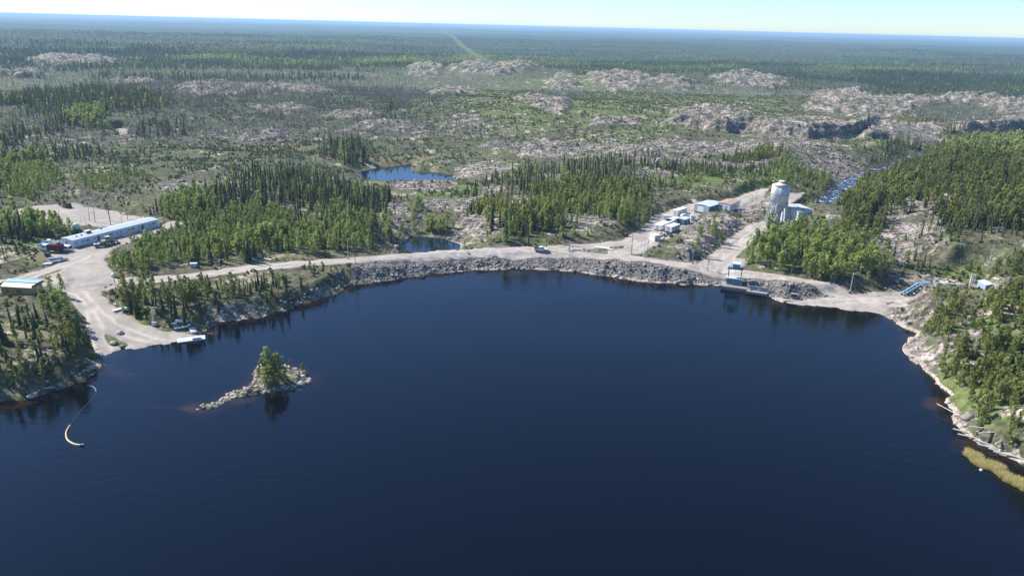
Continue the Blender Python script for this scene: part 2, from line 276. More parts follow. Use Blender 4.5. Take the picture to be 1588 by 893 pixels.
# ------------------------------------------------------------------ materials
MATS = {}
def mat(name, col, rough=0.7, metal=0.0, var=0.12, scale=1.5, transl=0.0, tint=None, bump=0.0, spec=0.3):
    """plain surface with a little mottling; tint = second colour mixed by the per-plant tint attribute"""
    if name in MATS: return MATS[name]
    m = bpy.data.materials.new(name); m.use_nodes = True; n = m.node_tree; n.nodes.clear(); L = n.links
    out = n.nodes.new('ShaderNodeOutputMaterial'); b = n.nodes.new('ShaderNodeBsdfPrincipled')
    b.inputs['Roughness'].default_value = rough; b.inputs['Metallic'].default_value = metal; b.inputs['Specular IOR Level'].default_value = spec
    tc = n.nodes.new('ShaderNodeTexCoord'); no = n.nodes.new('ShaderNodeTexNoise'); no.inputs['Scale'].default_value = scale; no.inputs['Detail'].default_value = 4
    L.new(tc.outputs['Object'], no.inputs['Vector'])
    mx = n.nodes.new('ShaderNodeMix'); mx.data_type = 'RGBA'
    mx.inputs['A'].default_value = (*[c * (1 - var) for c in col], 1); mx.inputs['B'].default_value = (*[min(1, c * (1 + var)) for c in col], 1)
    L.new(no.outputs['Fac'], mx.inputs['Factor']); c = mx.outputs['Result']
    if tint:
        at = n.nodes.new('ShaderNodeAttribute'); at.attribute_name = 'tint'
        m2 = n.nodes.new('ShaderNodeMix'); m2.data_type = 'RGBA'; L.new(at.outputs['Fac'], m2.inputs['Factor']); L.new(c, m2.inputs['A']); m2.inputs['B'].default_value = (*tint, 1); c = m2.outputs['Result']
    L.new(c, b.inputs['Base Color'])
    if bump:
        bp = n.nodes.new('ShaderNodeBump'); bp.inputs['Strength'].default_value = bump; bp.inputs['Distance'].default_value = .1; L.new(no.outputs['Fac'], bp.inputs['Height']); L.new(bp.outputs[0], b.inputs['Normal'])
    s = b.outputs[0]
    if transl:
        t = n.nodes.new('ShaderNodeBsdfTranslucent'); L.new(c, t.inputs['Color']); ms = n.nodes.new('ShaderNodeMixShader'); ms.inputs[0].default_value = transl
        L.new(s, ms.inputs[1]); L.new(t.outputs[0], ms.inputs[2]); s = ms.outputs[0]
    L.new(s, out.inputs['Surface']); MATS[name] = m; return m

class G:                         # small node-graph helper
    def __init__(s, name):
        s.m = bpy.data.materials.new(name); s.m.use_nodes = True; s.n = s.m.node_tree; s.n.nodes.clear()
    def node(s, t, **kw):
        q = s.n.nodes.new(t)
        for k, v in kw.items(): setattr(q, k, v)
        return q
    def put(s, sock, v):
        if hasattr(v, 'is_output'): s.n.links.new(v, sock)
        elif isinstance(v, tuple) and len(v) == 3 and sock.type == 'RGBA': sock.default_value = (*v, 1)
        else: sock.default_value = v
    def mix(s, f, a, b):
        q = s.node('ShaderNodeMix', data_type='RGBA'); s.put(q.inputs['Factor'], f); s.put(q.inputs['A'], a); s.put(q.inputs['B'], b); return q.outputs['Result']
    def math(s, op, a, b=0.0, c=None):
        q = s.node('ShaderNodeMath', operation=op); s.put(q.inputs[0], a); s.put(q.inputs[1], b)
        if c is not None: s.put(q.inputs[2], c)
        return q.outputs[0]
    def step(s, a, b, x):
        q = s.node('ShaderNodeMapRange', interpolation_type='SMOOTHSTEP'); s.put(q.inputs['Value'], x); q.inputs['From Min'].default_value = a; q.inputs['From Max'].default_value = b; return q.outputs[0]
    def noise(s, scale, detail=4, rough=.55, sx=1, sy=1, sz=1, off=0):
        mp = s.node('ShaderNodeMapping'); mp.inputs['Scale'].default_value = (sx, sy, sz); mp.inputs['Location'].default_value = (off, off * .7, 0)
        ge = s.node('ShaderNodeNewGeometry'); s.n.links.new(ge.outputs['Position'], mp.inputs[0])
        q = s.node('ShaderNodeTexNoise'); q.inputs['Scale'].default_value = scale; q.inputs['Detail'].default_value = detail; q.inputs['Roughness'].default_value = rough
        s.n.links.new(mp.outputs[0], q.inputs['Vector']); return q.outputs['Fac']

def terrain_material():
    g = G('ground_cover')
    def attr(nm):
        a = g.node('ShaderNodeAttribute'); a.attribute_name = nm; sp = g.node('ShaderNodeSeparateColor'); g.n.links.new(a.outputs['Color'], sp.inputs[0]); return sp.outputs[0], sp.outputs[1], sp.outputs[2]
    rock, grav, green = attr('cover_a'); burn, marsh, ring = attr('cover_b'); rip, woods, cliff = attr('cover_c')
    nA = g.noise(.09, 8, .62); nB = g.noise(.35, 6, .6, off=31); nC = g.noise(1.3, 4, .6, off=77); nD = g.noise(.02, 6, .6, off=11)
    def thr(m, n, amt=.7, lo=.38, hi=.62):
        return g.step(lo, hi, g.math('ADD', m, g.math('MULTIPLY', g.math('SUBTRACT', n, .5), amt)))
    floor = g.mix(g.step(.35, .65, nB), (.055, .060, .030), (.14, .13, .085))
    floor = g.mix(g.step(.46, .6, nA), floor, (.10, .12, .042))
    floor = g.mix(g.math('MULTIPLY', g.step(.50, .60, g.noise(.42, 6, .7, off=91)), .7), floor, (.20, .175, .14)); floor = g.mix(g.math('MULTIPLY', g.step(.52, .60, g.noise(.8, 5, .7, off=63)), .7), floor, (.045, .05, .025))
    gr = g.mix(g.step(.40, .60, nB), (.082, .112, .036), (.165, .195, .068))
    gr = g.mix(g.math('MULTIPLY', g.step(.55, .7, nC), .6), gr, (.13, .115, .075))
    c = g.mix(thr(green, nA, 2.6), floor, gr)
    bn = g.mix(g.step(.38, .62, nB), (.09, .085, .074), (.205, .19, .165)); bn = g.mix(g.step(.40, .53, nA), bn, (.09, .118, .04)); bn = g.mix(g.step(.55, .64, nB), bn, (.11, .13, .05))
    c = g.mix(g.math('MULTIPLY', thr(burn, nA, 2.4), .85), c, bn)
    c = g.mix(thr(marsh, nB, .8), c, g.mix(nB, (.13, .125, .06), (.25, .22, .12)))
    fw = g.mix(g.step(.42, .62, nD), (.038, .056, .030), (.070, .092, .042)); fw = g.mix(g.step(.60, .70, g.noise(.0045, 5, .6, sx=.5, off=5)), fw, (.062, .085, .038))
    fw = g.mix(g.step(.50, .75, g.noise(.03, 3, .6, off=9)), fw, (.02, .03, .016))
    c = g.mix(g.math('MULTIPLY', woods, .95), c, fw)
    # bare granite: pink-grey, lichen-dark in its seams
    ns = g.noise(.22, 7, .65, sx=.55, sy=1.3, sz=1.6, off=3); nl = g.noise(.9, 5, .65, sx=.7, off=19)
    rk = g.mix(g.step(.38, .60, ns), (.12, .108, .10), (.47, .395, .35)); rk = g.mix(g.step(.52, .66, nA), rk, (.60, .49, .425))
    rk = g.mix(g.math('MULTIPLY', g.step(.48, .60, nl), .75), rk, (.10, .095, .085))
    rk = g.mix(g.math('MULTIPLY', g.step(.49, .57, nB), .85), rk, (.10, .115, .05))
    rk = g.mix(g.math('MULTIPLY', cliff, .2), rk, (.085, .078, .078))  # shade of the cliff faces painted into the rock colour
    rt = g.math('ADD', g.math('MULTIPLY', nA, .6), g.math('MULTIPLY', nB, .4))
    c = g.mix(thr(rock, rt, 5.5, .44, .58), c, rk)
    rr = g.mix(g.step(.35, .65, nC), (.11, .102, .094), (.25, .233, .21)); c = g.mix(rip, c, rr)
    rg = g.mix(g.step(.3, .7, nC), (.24, .20, .165), (.56, .47, .39)); c = g.mix(thr(ring, nC, .5, .45, .7), c, rg)
    gv = g.mix(g.step(.3, .7, nA), (.32, .285, .25), (.42, .375, .325)); gv = g.mix(g.math('MULTIPLY', g.step(.46, .62, nB), .55), gv, (.265, .24, .21)); gv = g.mix(g.math('MULTIPLY', g.step(.55, .66, g.noise(.07, 5, .7, sx=1, sy=1, off=44)), .45), gv, (.26, .235, .19)); gv = g.mix(g.math('MULTIPLY', g.step(.55, .8, nC), .3), gv, (.50, .455, .40))
    ta = g.node('ShaderNodeAttribute'); ta.attribute_name = 'track'; gv = g.mix(g.math('MULTIPLY', g.math('MULTIPLY', ta.outputs['Fac'], g.step(.3, .55, nA)), .85), gv, (.52, .465, .405))
    c = g.mix(thr(grav, nB, .35, .4, .6), c, gv)
    ge = g.node('ShaderNodeNewGeometry'); sx = g.node('ShaderNodeSeparateXYZ'); g.n.links.new(ge.outputs['Position'], sx.inputs[0])
    b = g.node('ShaderNodeBsdfPrincipled'); g.put(b.inputs['Base Color'], c); b.inputs['Roughness'].default_value = .95; b.inputs['Specular IOR Level'].default_value = .1
    bp = g.node('ShaderNodeBump'); bp.inputs['Strength'].default_value = .9; bp.inputs['Distance'].default_value = 1.6
    hgt = g.math('ADD', g.math('MULTIPLY', ns, g.math('ADD', g.math('MULTIPLY', rock, 1.3), .12)), g.math('MULTIPLY', nB, g.math('SUBTRACT', .7, g.math('MULTIPLY', grav, .65))))
    g.put(bp.inputs['Height'], hgt); g.n.links.new(bp.outputs[0], b.inputs['Normal'])
    o = g.node('ShaderNodeOutputMaterial'); g.n.links.new(b.outputs[0], o.inputs[0]); return g.m
def water_material(name, body, shallow, ripple, foam=False, rough=.06):
    g = G(name); a = g.node('ShaderNodeAttribute'); a.attribute_name = 'shallow'
    nz = g.noise(.12, 4, .6, off=4); f = g.math('MULTIPLY', a.outputs['Fac'], g.step(.25, .75, g.math('ADD', nz, g.math('MULTIPLY', g.math('SUBTRACT', a.outputs['Fac'], .5), .6))))
    c = g.mix(f, body, shallow)
    b = g.node('ShaderNodeBsdfPrincipled'); b.inputs['Roughness'].default_value = rough; b.inputs['IOR'].default_value = 1.33; b.inputs['Specular IOR Level'].default_value = .66
    if foam:
        c = g.mix(g.step(.53, .63, g.noise(.35, 5, .7, off=8)), c, (.7, .72, .74))
    g.put(b.inputs['Base Color'], c)
    h = g.math('ADD', g.noise(.55, 3, .55, sx=.6, off=2), g.math('MULTIPLY', g.noise(2.0, 2, .5, off=6), .35))
    lull = g.math('ADD', .45, g.math('MULTIPLY', g.step(.36, .64, g.noise(.012, 4, .55, sx=.5, sy=1.6, off=55)), 1.0))
    bp = g.node('ShaderNodeBump'); bp.inputs['Strength'].default_value = 1.0; g.put(bp.inputs['Distance'], g.math('MULTIPLY', lull, ripple)); g.put(bp.inputs['Height'], h); g.n.links.new(bp.outputs[0], b.inputs['Normal'])
    o = g.node('ShaderNodeOutputMaterial'); g.n.links.new(b.outputs[0], o.inputs[0]); return g.m

# ------------------------------------------------------------------ object helpers
def tag(o, label=None, cat=None, group=None, kind=None):
    if label: o['label'] = label
    if cat: o['category'] = cat
    if group: o['group'] = group
    if kind: o['kind'] = kind
    return o
def link(o, parent=None):
    COL.objects.link(o)
    if parent is not None: o.parent = parent
    return o
def thing(name, label, cat, loc, rotz=0.0, group=None):
    o = bpy.data.objects.new(name, None); o.empty_display_size = 1; o.location = loc; o.rotation_euler = (0, 0, rotz); link(o); return tag(o, label, cat, group)
def np_mesh(name, V, F, m=None, attrs=None, smooth=False):
    V = np.ascontiguousarray(V, np.float32); F = np.ascontiguousarray(F, np.int32); k = F.shape[1]
    me = bpy.data.meshes.new(name); me.vertices.add(len(V)); me.vertices.foreach_set('co', V.ravel())
    me.loops.add(F.size); me.loops.foreach_set('vertex_index', F.ravel())
    me.polygons.add(len(F)); me.polygons.foreach_set('loop_start', np.arange(0, F.size, k, dtype=np.int32)); me.polygons.foreach_set('loop_total', np.full(len(F), k, np.int32))
    if smooth: me.polygons.foreach_set('use_smooth', np.ones(len(F), bool))
    for nm, (ty, arr) in (attrs or {}).items():
        at = me.attributes.new(nm, ty, 'POINT'); at.data.foreach_set('value' if ty == 'FLOAT' else 'color', np.ascontiguousarray(arr, np.float32).ravel())
    me.update(calc_edges=True)
    if m: me.materials.append(m)
    return me
class MB:
    def __init__(s): s.v = []; s.f = []
    def add(s, vs, fs):
        b = len(s.v); s.v += [tuple(q) for q in vs]; s.f += [tuple(i + b for i in q) for q in fs]; return s
    def box(s, c, d, rz=0.0, taper=1.0, top_shift=(0, 0)):
        x, y, z = d[0] / 2, d[1] / 2, d[2] / 2; cs, sn = math.cos(rz), math.sin(rz); vs = []
        for k in (-1, 1):
            t = 1 if k < 0 else taper; sx, sy = (0, 0) if k < 0 else top_shift
            for a, b in ((-1, -1), (1, -1), (1, 1), (-1, 1)):
                px, py = a * x * t + sx, b * y * t + sy; vs.append((c[0] + px * cs - py * sn, c[1] + px * sn + py * cs, c[2] + k * z))
        return s.add(vs, [(3, 2, 1, 0), (4, 5, 6, 7), (0, 1, 5, 4), (1, 2, 6, 5), (2, 3, 7, 6), (3, 0, 4, 7)])
    def tube(s, p0, p1, r0, r1=None, n=8, caps=True):
        r1 = r0 if r1 is None else r1; p0 = Vector(p0); p1 = Vector(p1); d = (p1 - p0).normalized()
        a = d.orthogonal().normalized(); b = d.cross(a); vs = []
        for p, r in ((p0, r0), (p1, r1)):
            for i in range(n): t = 2 * math.pi * i / n; vs.append(p + (a * math.cos(t) + b * math.sin(t)) * r)
        fs = [(i, (i + 1) % n, n + (i + 1) % n, n + i) for i in range(n)]
        if caps: fs += [tuple(range(n))[::-1], tuple(range(n, 2 * n))]
        return s.add(vs, fs)
    def path(s, pts, r, n=6):
        for a, b in zip(pts[:-1], pts[1:]): s.tube(a, b, r, r, n)
        return s
    def prism(s, prof, y0, y1):      # profile in xz swept along y
        n = len(prof); vs = [(x, y0, z) for x, z in prof] + [(x, y1, z) for x, z in prof]
        return s.add(vs, [(i, n + i, n + (i + 1) % n, (i + 1) % n) for i in range(n)] + [tuple(range(n)), tuple(range(2 * n - 1, n - 1, -1))])
    def lathe(s, prof, n=24, c=(0, 0)):
        vs = [(c[0] + r * math.cos(2 * math.pi * i / n), c[1] + r * math.sin(2 * math.pi * i / n), z) for r, z in prof for i in range(n)]
        fs = [(j * n + i, j * n + (i + 1) % n, (j + 1) * n + (i + 1) % n, (j + 1) * n + i) for j in range(len(prof) - 1) for i in range(n)]
        return s.add(vs, fs + [tuple(range(n))[::-1], tuple(range((len(prof) - 1) * n, len(prof) * n))])
    def rock(s, c, d, rnd, rz=0.0):
        V, F = ICO; cs, sn = math.cos(rz), math.sin(rz); vs = []
        for q in V:
            k = rnd.uniform(.72, 1.18); a, b, e = q[0] * d[0] / 2 * k, q[1] * d[1] / 2 * k, q[2] * d[2] / 2 * k
            vs.append((c[0] + a * cs - b * sn, c[1] + a * sn + b * cs, c[2] + e))
        return s.add(vs, F)
    def mesh(s, name, m, smooth=False):
        me = bpy.data.meshes.new(name); me.from_pydata(s.v, [], s.f); me.update(); me.materials.append(m)
        if smooth:
            for p in me.polygons: p.use_smooth = True
        return me
    def build(s, name, m, parent=None, smooth=False):
        return link(bpy.data.objects.new(name, s.mesh(name, m, smooth)), parent)
def _ico():
    t = (1 + 5 ** .5) / 2; V = [(-1, t, 0), (1, t, 0), (-1, -t, 0), (1, -t, 0), (0, -1, t), (0, 1, t), (0, -1, -t), (0, 1, -t), (t, 0, -1), (t, 0, 1), (-t, 0, -1), (-t, 0, 1)]
    l = (1 + t * t) ** .5; V = [tuple(c / l for c in q) for q in V]
    F = [(0, 11, 5), (0, 5, 1), (0, 1, 7), (0, 7, 10), (0, 10, 11), (1, 5, 9), (5, 11, 4), (11, 10, 2), (10, 7, 6), (7, 1, 8), (3, 9, 4), (3, 4, 2), (3, 2, 6), (3, 6, 8), (3, 8, 9), (4, 9, 5), (2, 4, 11), (6, 2, 10), (8, 6, 7), (9, 8, 1)]
    return V, F
ICO = _ico()
# ------------------------------------------------------------------ the ground sheet
def ground_sheet():
    az = np.concatenate([np.linspace(-math.pi, -.80, 60)[:-1], np.arange(-.80, .80, .0017), np.linspace(.80, math.pi, 60)])
    rr = [12, 40, 70, 90, 105, 120]; q = 130.0
    while q < 640: rr.append(q); q += 1.25
    while q < 1500: rr.append(q); q += 1.25 * (q / 640) ** 1.5
    while q < 4500: rr.append(q); q += 4.5 * (q / 1500) ** 1.6
    while q < 42000: rr.append(q); q *= 1.016
    rr = np.array(rr); na, nr = len(az), len(rr)
    X = rr[:, None] * np.sin(az)[None]; Y = rr[:, None] * np.cos(az)[None]
    h, M = ground(X, Y)
    V = np.stack([X.ravel(), Y.ravel(), h.ravel()], 1)
    i = np.arange(nr - 1)[:, None] * na + np.arange(na - 1)[None]
    F = np.stack([i, i + 1, i + na + 1, i + na], -1).reshape(-1, 4)[:, ::-1]
    o1 = np.ones(h.size)
    ca = np.stack([M['rock'].ravel() * (1 - M['far_woods'].ravel()), M['gravel'].ravel(), np.maximum(M['green'], M['cut'] * 1.2).ravel(), o1], 1)
    cb = np.stack([(M['burn'] * (1 - M['far_woods'])).ravel(), M['marsh'].ravel(), M['ring'].ravel(), o1], 1)
    cc = np.stack([M['riprap'].ravel(), (M['far_woods'] * (1 - M['cut'])).ravel(), M['cliff'].ravel(), o1], 1)
    me = np_mesh('terrain', V, F, terrain_material(), {'cover_a': ('FLOAT_COLOR', ca), 'cover_b': ('FLOAT_COLOR', cb), 'cover_c': ('FLOAT_COLOR', cc), 'track': ('FLOAT', M['track'].ravel())}, True)
    tag(link(bpy.data.objects.new('terrain', me)), 'rolling granite ground with gravel roads, brush and burnt woods to the horizon', None, None, 'structure')
ground_sheet()
# ------------------------------------------------------------------ water
WATER = water_material('lake_water', (.0002, .0009, .0034), (.034, .017, .009), .072)
POND = water_material('pond_water', (.006, .016, .03), (.03, .02, .012), .03)
RIVER = water_material('river_water', (.008, .013, .02), (.05, .04, .03), .3, True, .25)
def water_sheet():
    az = np.concatenate([np.linspace(-math.pi, -.85, 40)[:-1], np.arange(-.85, .85, .006), np.linspace(.85, math.pi, 40)])
    rr = np.concatenate([np.array([.5, 8, 25, 50, 80]), np.arange(95, 560, 2.0)]); na, nr = len(az), len(rr)
    X = rr[:, None] * np.sin(az)[None]; Y = rr[:, None] * np.cos(az)[None]
    h, M = ground(X, Y); sd = M['sd']; u, v, _ = proj(X, Y, 0.0)
    S = np.clip(1.15 + sd / 6, 0, 1) * .55
    for bu, bv, a, b, k in ((300, 634, 26, 6, 1.2), (255, 632, 45, 6, .5), (190, 580, 30, 12, .6), (1450, 625, 26, 14, .9), (445, 606, 40, 6, .9), (360, 622, 50, 6, .8), (1500, 690, 40, 22, .7), (200, 630, 60, 12, .3), (330, 515, 14, 8, .9), (10, 625, 60, 12, .7)):
        S = np.maximum(S, k * np.clip(1.2 - ((u - bu) / a) ** 2 - ((v - bv) / b) ** 2, 0, 1))
    i = np.arange(nr - 1)[:, None] * na + np.arange(na - 1)[None]
    F = np.stack([i, i + 1, i + na + 1, i + na], -1).reshape(-1, 4)[:, ::-1]
    keep = (sd.ravel()[F] < 7).any(1) & (sd.ravel()[F] < 14).all(1); F = F[keep]
    used, inv = np.unique(F, return_inverse=True); V = np.stack([X.ravel(), Y.ravel(), 0 * X.ravel()], 1)[used]
    me = np_mesh('lake_water', V, inv.reshape(F.shape), WATER, {'shallow': ('FLOAT', np.clip(S, 0, 1).ravel()[used])}, True)
    tag(link(bpy.data.objects.new('lake_water', me)), 'dark blue rippled lake held back by the rock dam', None, None, 'structure')
water_sheet()
for nm, pts, zw in PONDS:
    b = MB(); c = pts.mean(0)
    if nm == 'river_water':
        n = len(pts) // 2; ex = (pts - np.vstack([RIVER_L, RIVER_L[::-1]])) * .5; P = pts + ex
        b.add([(p[0], p[1], zw) for p in P], [(k, k + 1, 2 * n - 2 - k, 2 * n - 1 - k) for k in range(n - 1)]); m = RIVER
    else:
        d = pts - c; P = pts + d / np.linalg.norm(d, axis=1)[:, None] * 3
        b.add([(p[0], p[1], zw) for p in P], [tuple(range(len(P)))]); m = POND
    o = b.build(nm, m)
    if o.data.polygons[0].normal.z < 0: o.data.flip_normals()
    tag(o, {'river_water': 'river with white rapids running off below the tower'}.get(nm, 'blue woodland pond among rocks' if zw > .5 else 'small dark pond just behind the dam road'), None, None, 'structure')
# ------------------------------------------------------------------ haze
hz = MB().box((0, 0, 40.5), (100000, 100000, 105)); hm = bpy.data.materials.new('haze'); hm.use_nodes = True; hn = hm.node_tree; hn.nodes.clear()
pv = hn.nodes.new('ShaderNodeVolumePrincipled'); pv.inputs['Density'].default_value = HAZE_DENSITY; pv.inputs['Color'].default_value = (.50, .77, 1.0, 1); pv.inputs['Anisotropy'].default_value = 0.1
ho = hn.nodes.new('ShaderNodeOutputMaterial'); hn.links.new(pv.outputs[0], ho.inputs['Volume'])
tag(hz.build('haze', hm), 'thin blue summer haze over the far woods', None, None, 'stuff')

# ------------------------------------------------------------------ plants: prototypes as (vertices, triangles, tint), one metre tall unless said
BARK = mat('bark', (.13, .105, .085), .9, var=.3); DEADWOOD = mat('dead_wood', (.19, .18, .175), .9, var=.25); BIRCHBARK = mat('pale_bark', (.42, .40, .35), .85, var=.2)
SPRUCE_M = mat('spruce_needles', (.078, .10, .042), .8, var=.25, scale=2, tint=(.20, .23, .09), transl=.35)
PINE_M = mat('pine_needles', (.15, .185, .05), .8, var=.25, scale=2, tint=(.375, .395, .11), transl=.5)
ASPEN_M = mat('aspen_leaves', (.185, .255, .062), .7, var=.2, scale=2, tint=(.40, .455, .13), transl=.5)
SHRUB_M = mat('shrub_leaves', (.10, .125, .04), .8, var=.25, scale=2, tint=(.22, .24, .09), transl=.2)
def p_spruce(rng, tiers, per, wid=.16, z0=.06):
    V, F, T = [], [], []
    for k in range(tiers):
        t = (k + rng.uniform(-.2, .2)) / tiers; z = z0 + (1 - z0) * t
        rad = wid * ((1 - t) ** .75) * rng.uniform(.7, 1.15) + .012; off = rng.uniform(0, 6.3)
        for j in range(per):
            a = off + 6.283 * j / per + rng.uniform(-.3, .3); q = rad * rng.uniform(.6, 1.25); cx, cy = math.cos(a), math.sin(a); wd = q * .55
            dz = (1 - z0) / tiers
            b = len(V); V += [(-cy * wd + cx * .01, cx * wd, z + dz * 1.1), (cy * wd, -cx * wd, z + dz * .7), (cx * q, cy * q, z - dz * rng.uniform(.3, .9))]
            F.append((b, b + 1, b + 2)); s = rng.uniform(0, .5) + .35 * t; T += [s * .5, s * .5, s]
    b = len(V); V += [(.012, 0, .9), (-.008, .012, .9), (-.008, -.012, .9), (0, 0, 1.03)]; F += [(b, b + 1, b + 3), (b + 1, b + 2, b + 3), (b + 2, b, b + 3)]; T += [.4] * 4
    return np.array(V), np.array(F), np.array(T)
def p_leafy(rng, n, lobes, w, zlo, zhi, size, up=.0):
    """clumped crown: small leaf sprays in uneven lobes"""
    V, F, T = [], [], []; C = []
    for k in range(lobes):
        t = (k + .5) / lobes; z = zlo + (zhi - zlo) * t; rr = w * (math.sin(math.pi * min(1, .18 + .82 * t)) ** .8) * .62; a = rng.uniform(0, 6.3)
        C.append((rr * math.cos(a) * rng.uniform(.3, 1), rr * math.sin(a) * rng.uniform(.3, 1), z, (w * .62) * rng.uniform(.6, 1.1) * (1.08 - .55 * t), rng.uniform(0, .6)))
    for i in range(n):
        cx, cy, cz, cr, ct = C[i % lobes]; d = rng.normal(size=3); d /= np.linalg.norm(d); q = cr * rng.uniform(.45, 1.1)
        p = np.array([cx + d[0] * q, cy + d[1] * q, cz + d[2] * q * 1.15]); nrm = d + rng.normal(size=3) * .7; nrm[2] += .3; nrm /= np.linalg.norm(nrm)
        a = np.cross(nrm, [0.3, .2, 1.0]); a /= np.linalg.norm(a) + 1e-9; e = np.cross(nrm, a); s = size * rng.uniform(.6, 1.25)
        b = len(V); V += [tuple(p + a * s), tuple(p + e * s * .8), tuple(p - a * s * .8), tuple(p - e * s)]; F += [(b, b + 1, b + 2), (b, b + 2, b + 3)]
        tt = min(1, max(0, ct + rng.uniform(-.2, .4))); T += [tt] * 4
    return np.array(V), np.array(F), np.array(T)
def p_trunk(r, top, n=5, lean=0, limbs=0, rng=None, limb_from=.4, limb_len=.14):
    V, F = [], []
    def seg(p0, p1, r0, r1):
        p0, p1 = Vector(p0), Vector(p1); d = (p1 - p0).normalized(); a = d.orthogonal().normalized(); c = d.cross(a); b = len(V)
        for p, q in ((p0, r0), (p1, r1)):
            for i in range(n): t = 6.283 * i / n; V.append(tuple(p + (a * math.cos(t) + c * math.sin(t)) * q))
        for i in range(n): j = (i + 1) % n; F.extend([(b + i, b + j, b + n + j), (b + i, b + n + j, b + n + i)])
    seg((0, 0, -.04), (lean * .4, 0, top * .5), r, r * .72); seg((lean * .4, 0, top * .5), (lean, 0, top), r * .72, r * .18)
    for k in range(limbs):
        t = limb_from + (1 - limb_from) * .95 * (k + rng.uniform(0, .8)) / limbs; a = rng.uniform(0, 6.3); ln = limb_len * rng.uniform(.5, 1.1) * (1.25 - t)
        z = top * t; seg((lean * t, 0, z), (lean * t + ln * math.cos(a), ln * math.sin(a), z + ln * rng.uniform(-.25, .5)), r * .3 * (1.2 - t), r * .08)
    return np.array(V), np.array(F), np.full(len(V), .5)
def merge(*ps):
    V, F, T = [], [], []; b = 0
    for v, f, t in ps: V.append(v); F.append(f + b); T.append(t); b += len(v)
    return np.concatenate(V), np.concatenate(F), np.concatenate(T)
def scatter_mesh(name, protos, x, y, z, s, wx, rng, m, tint_shift=None, tilt=.03):
    """many plants as one mesh: each a random prototype, turned, scaled and slightly leaning"""
    pick = rng.integers(0, len(protos), len(x)); VV, FF, TT = [], [], []; base = 0
    for k, (V, F, T) in enumerate(protos):
        i = np.flatnonzero(pick == k)
        if not len(i): continue
        a = rng.uniform(0, 6.283, len(i)); c, sn = np.cos(a), np.sin(a); S = s[i]; W = (S * wx[i])
        vx = (V[None, :, 0] * c[:, None] - V[None, :, 1] * sn[:, None]) * W[:, None]; vy = (V[None, :, 0] * sn[:, None] + V[None, :, 1] * c[:, None]) * W[:, None]; vz = V[None, :, 2] * S[:, None]
        lx = rng.normal(0, tilt, len(i))[:, None]; ly = rng.normal(0, tilt, len(i))[:, None]
        P = np.stack([vx + lx * vz + x[i][:, None], vy + ly * vz + y[i][:, None], vz + z[i][:, None]], -1)
        VV.append(P.reshape(-1, 3)); FF.append((F[None] + (np.arange(len(i)) * len(V))[:, None, None] + base).reshape(-1, 3)); base += len(i) * len(V)
        ts = rng.uniform(-.28, .28, len(i)) + (0 if tint_shift is None else tint_shift[i]); TT.append(np.clip(T[None] + ts[:, None], 0, 1).ravel())
    me = np_mesh(name, np.concatenate(VV), np.concatenate(FF), m, {'tint': ('FLOAT', np.concatenate(TT))})
    return link(bpy.data.objects.new(name, me))
def candidates(n, r0, r1, az=.83, seed=0):
    g = np.random.default_rng(seed); a = g.uniform(-az, az, n); r = np.sqrt(g.uniform(r0 ** 2, r1 ** 2, n)); x, y = r * np.sin(a), r * np.cos(a)
    h, M = ground(x, y); ok = (M['sd'] > 2.2) & (M['gravel'] < .25) & (M['wet'] < .2) & (M['cut'] < .4)
    return x[ok], y[ok], h[ok], {k: q[ok] for k, q in M.items()}, g
def choose(dens, area_per, g):   # keep with probability dens (candidates are spread at one per area_per m2)
    return g.uniform(0, 1, len(dens)) < dens
KIND = {}                        # kind -> lists of x, y, z, height, width factor, tint shift, region
def grow(kind, x, y, z, s, wx, ts, u, v, isle):
    KIND.setdefault(kind, []).append((x, y, z, s, wx, ts, u, v, isle))
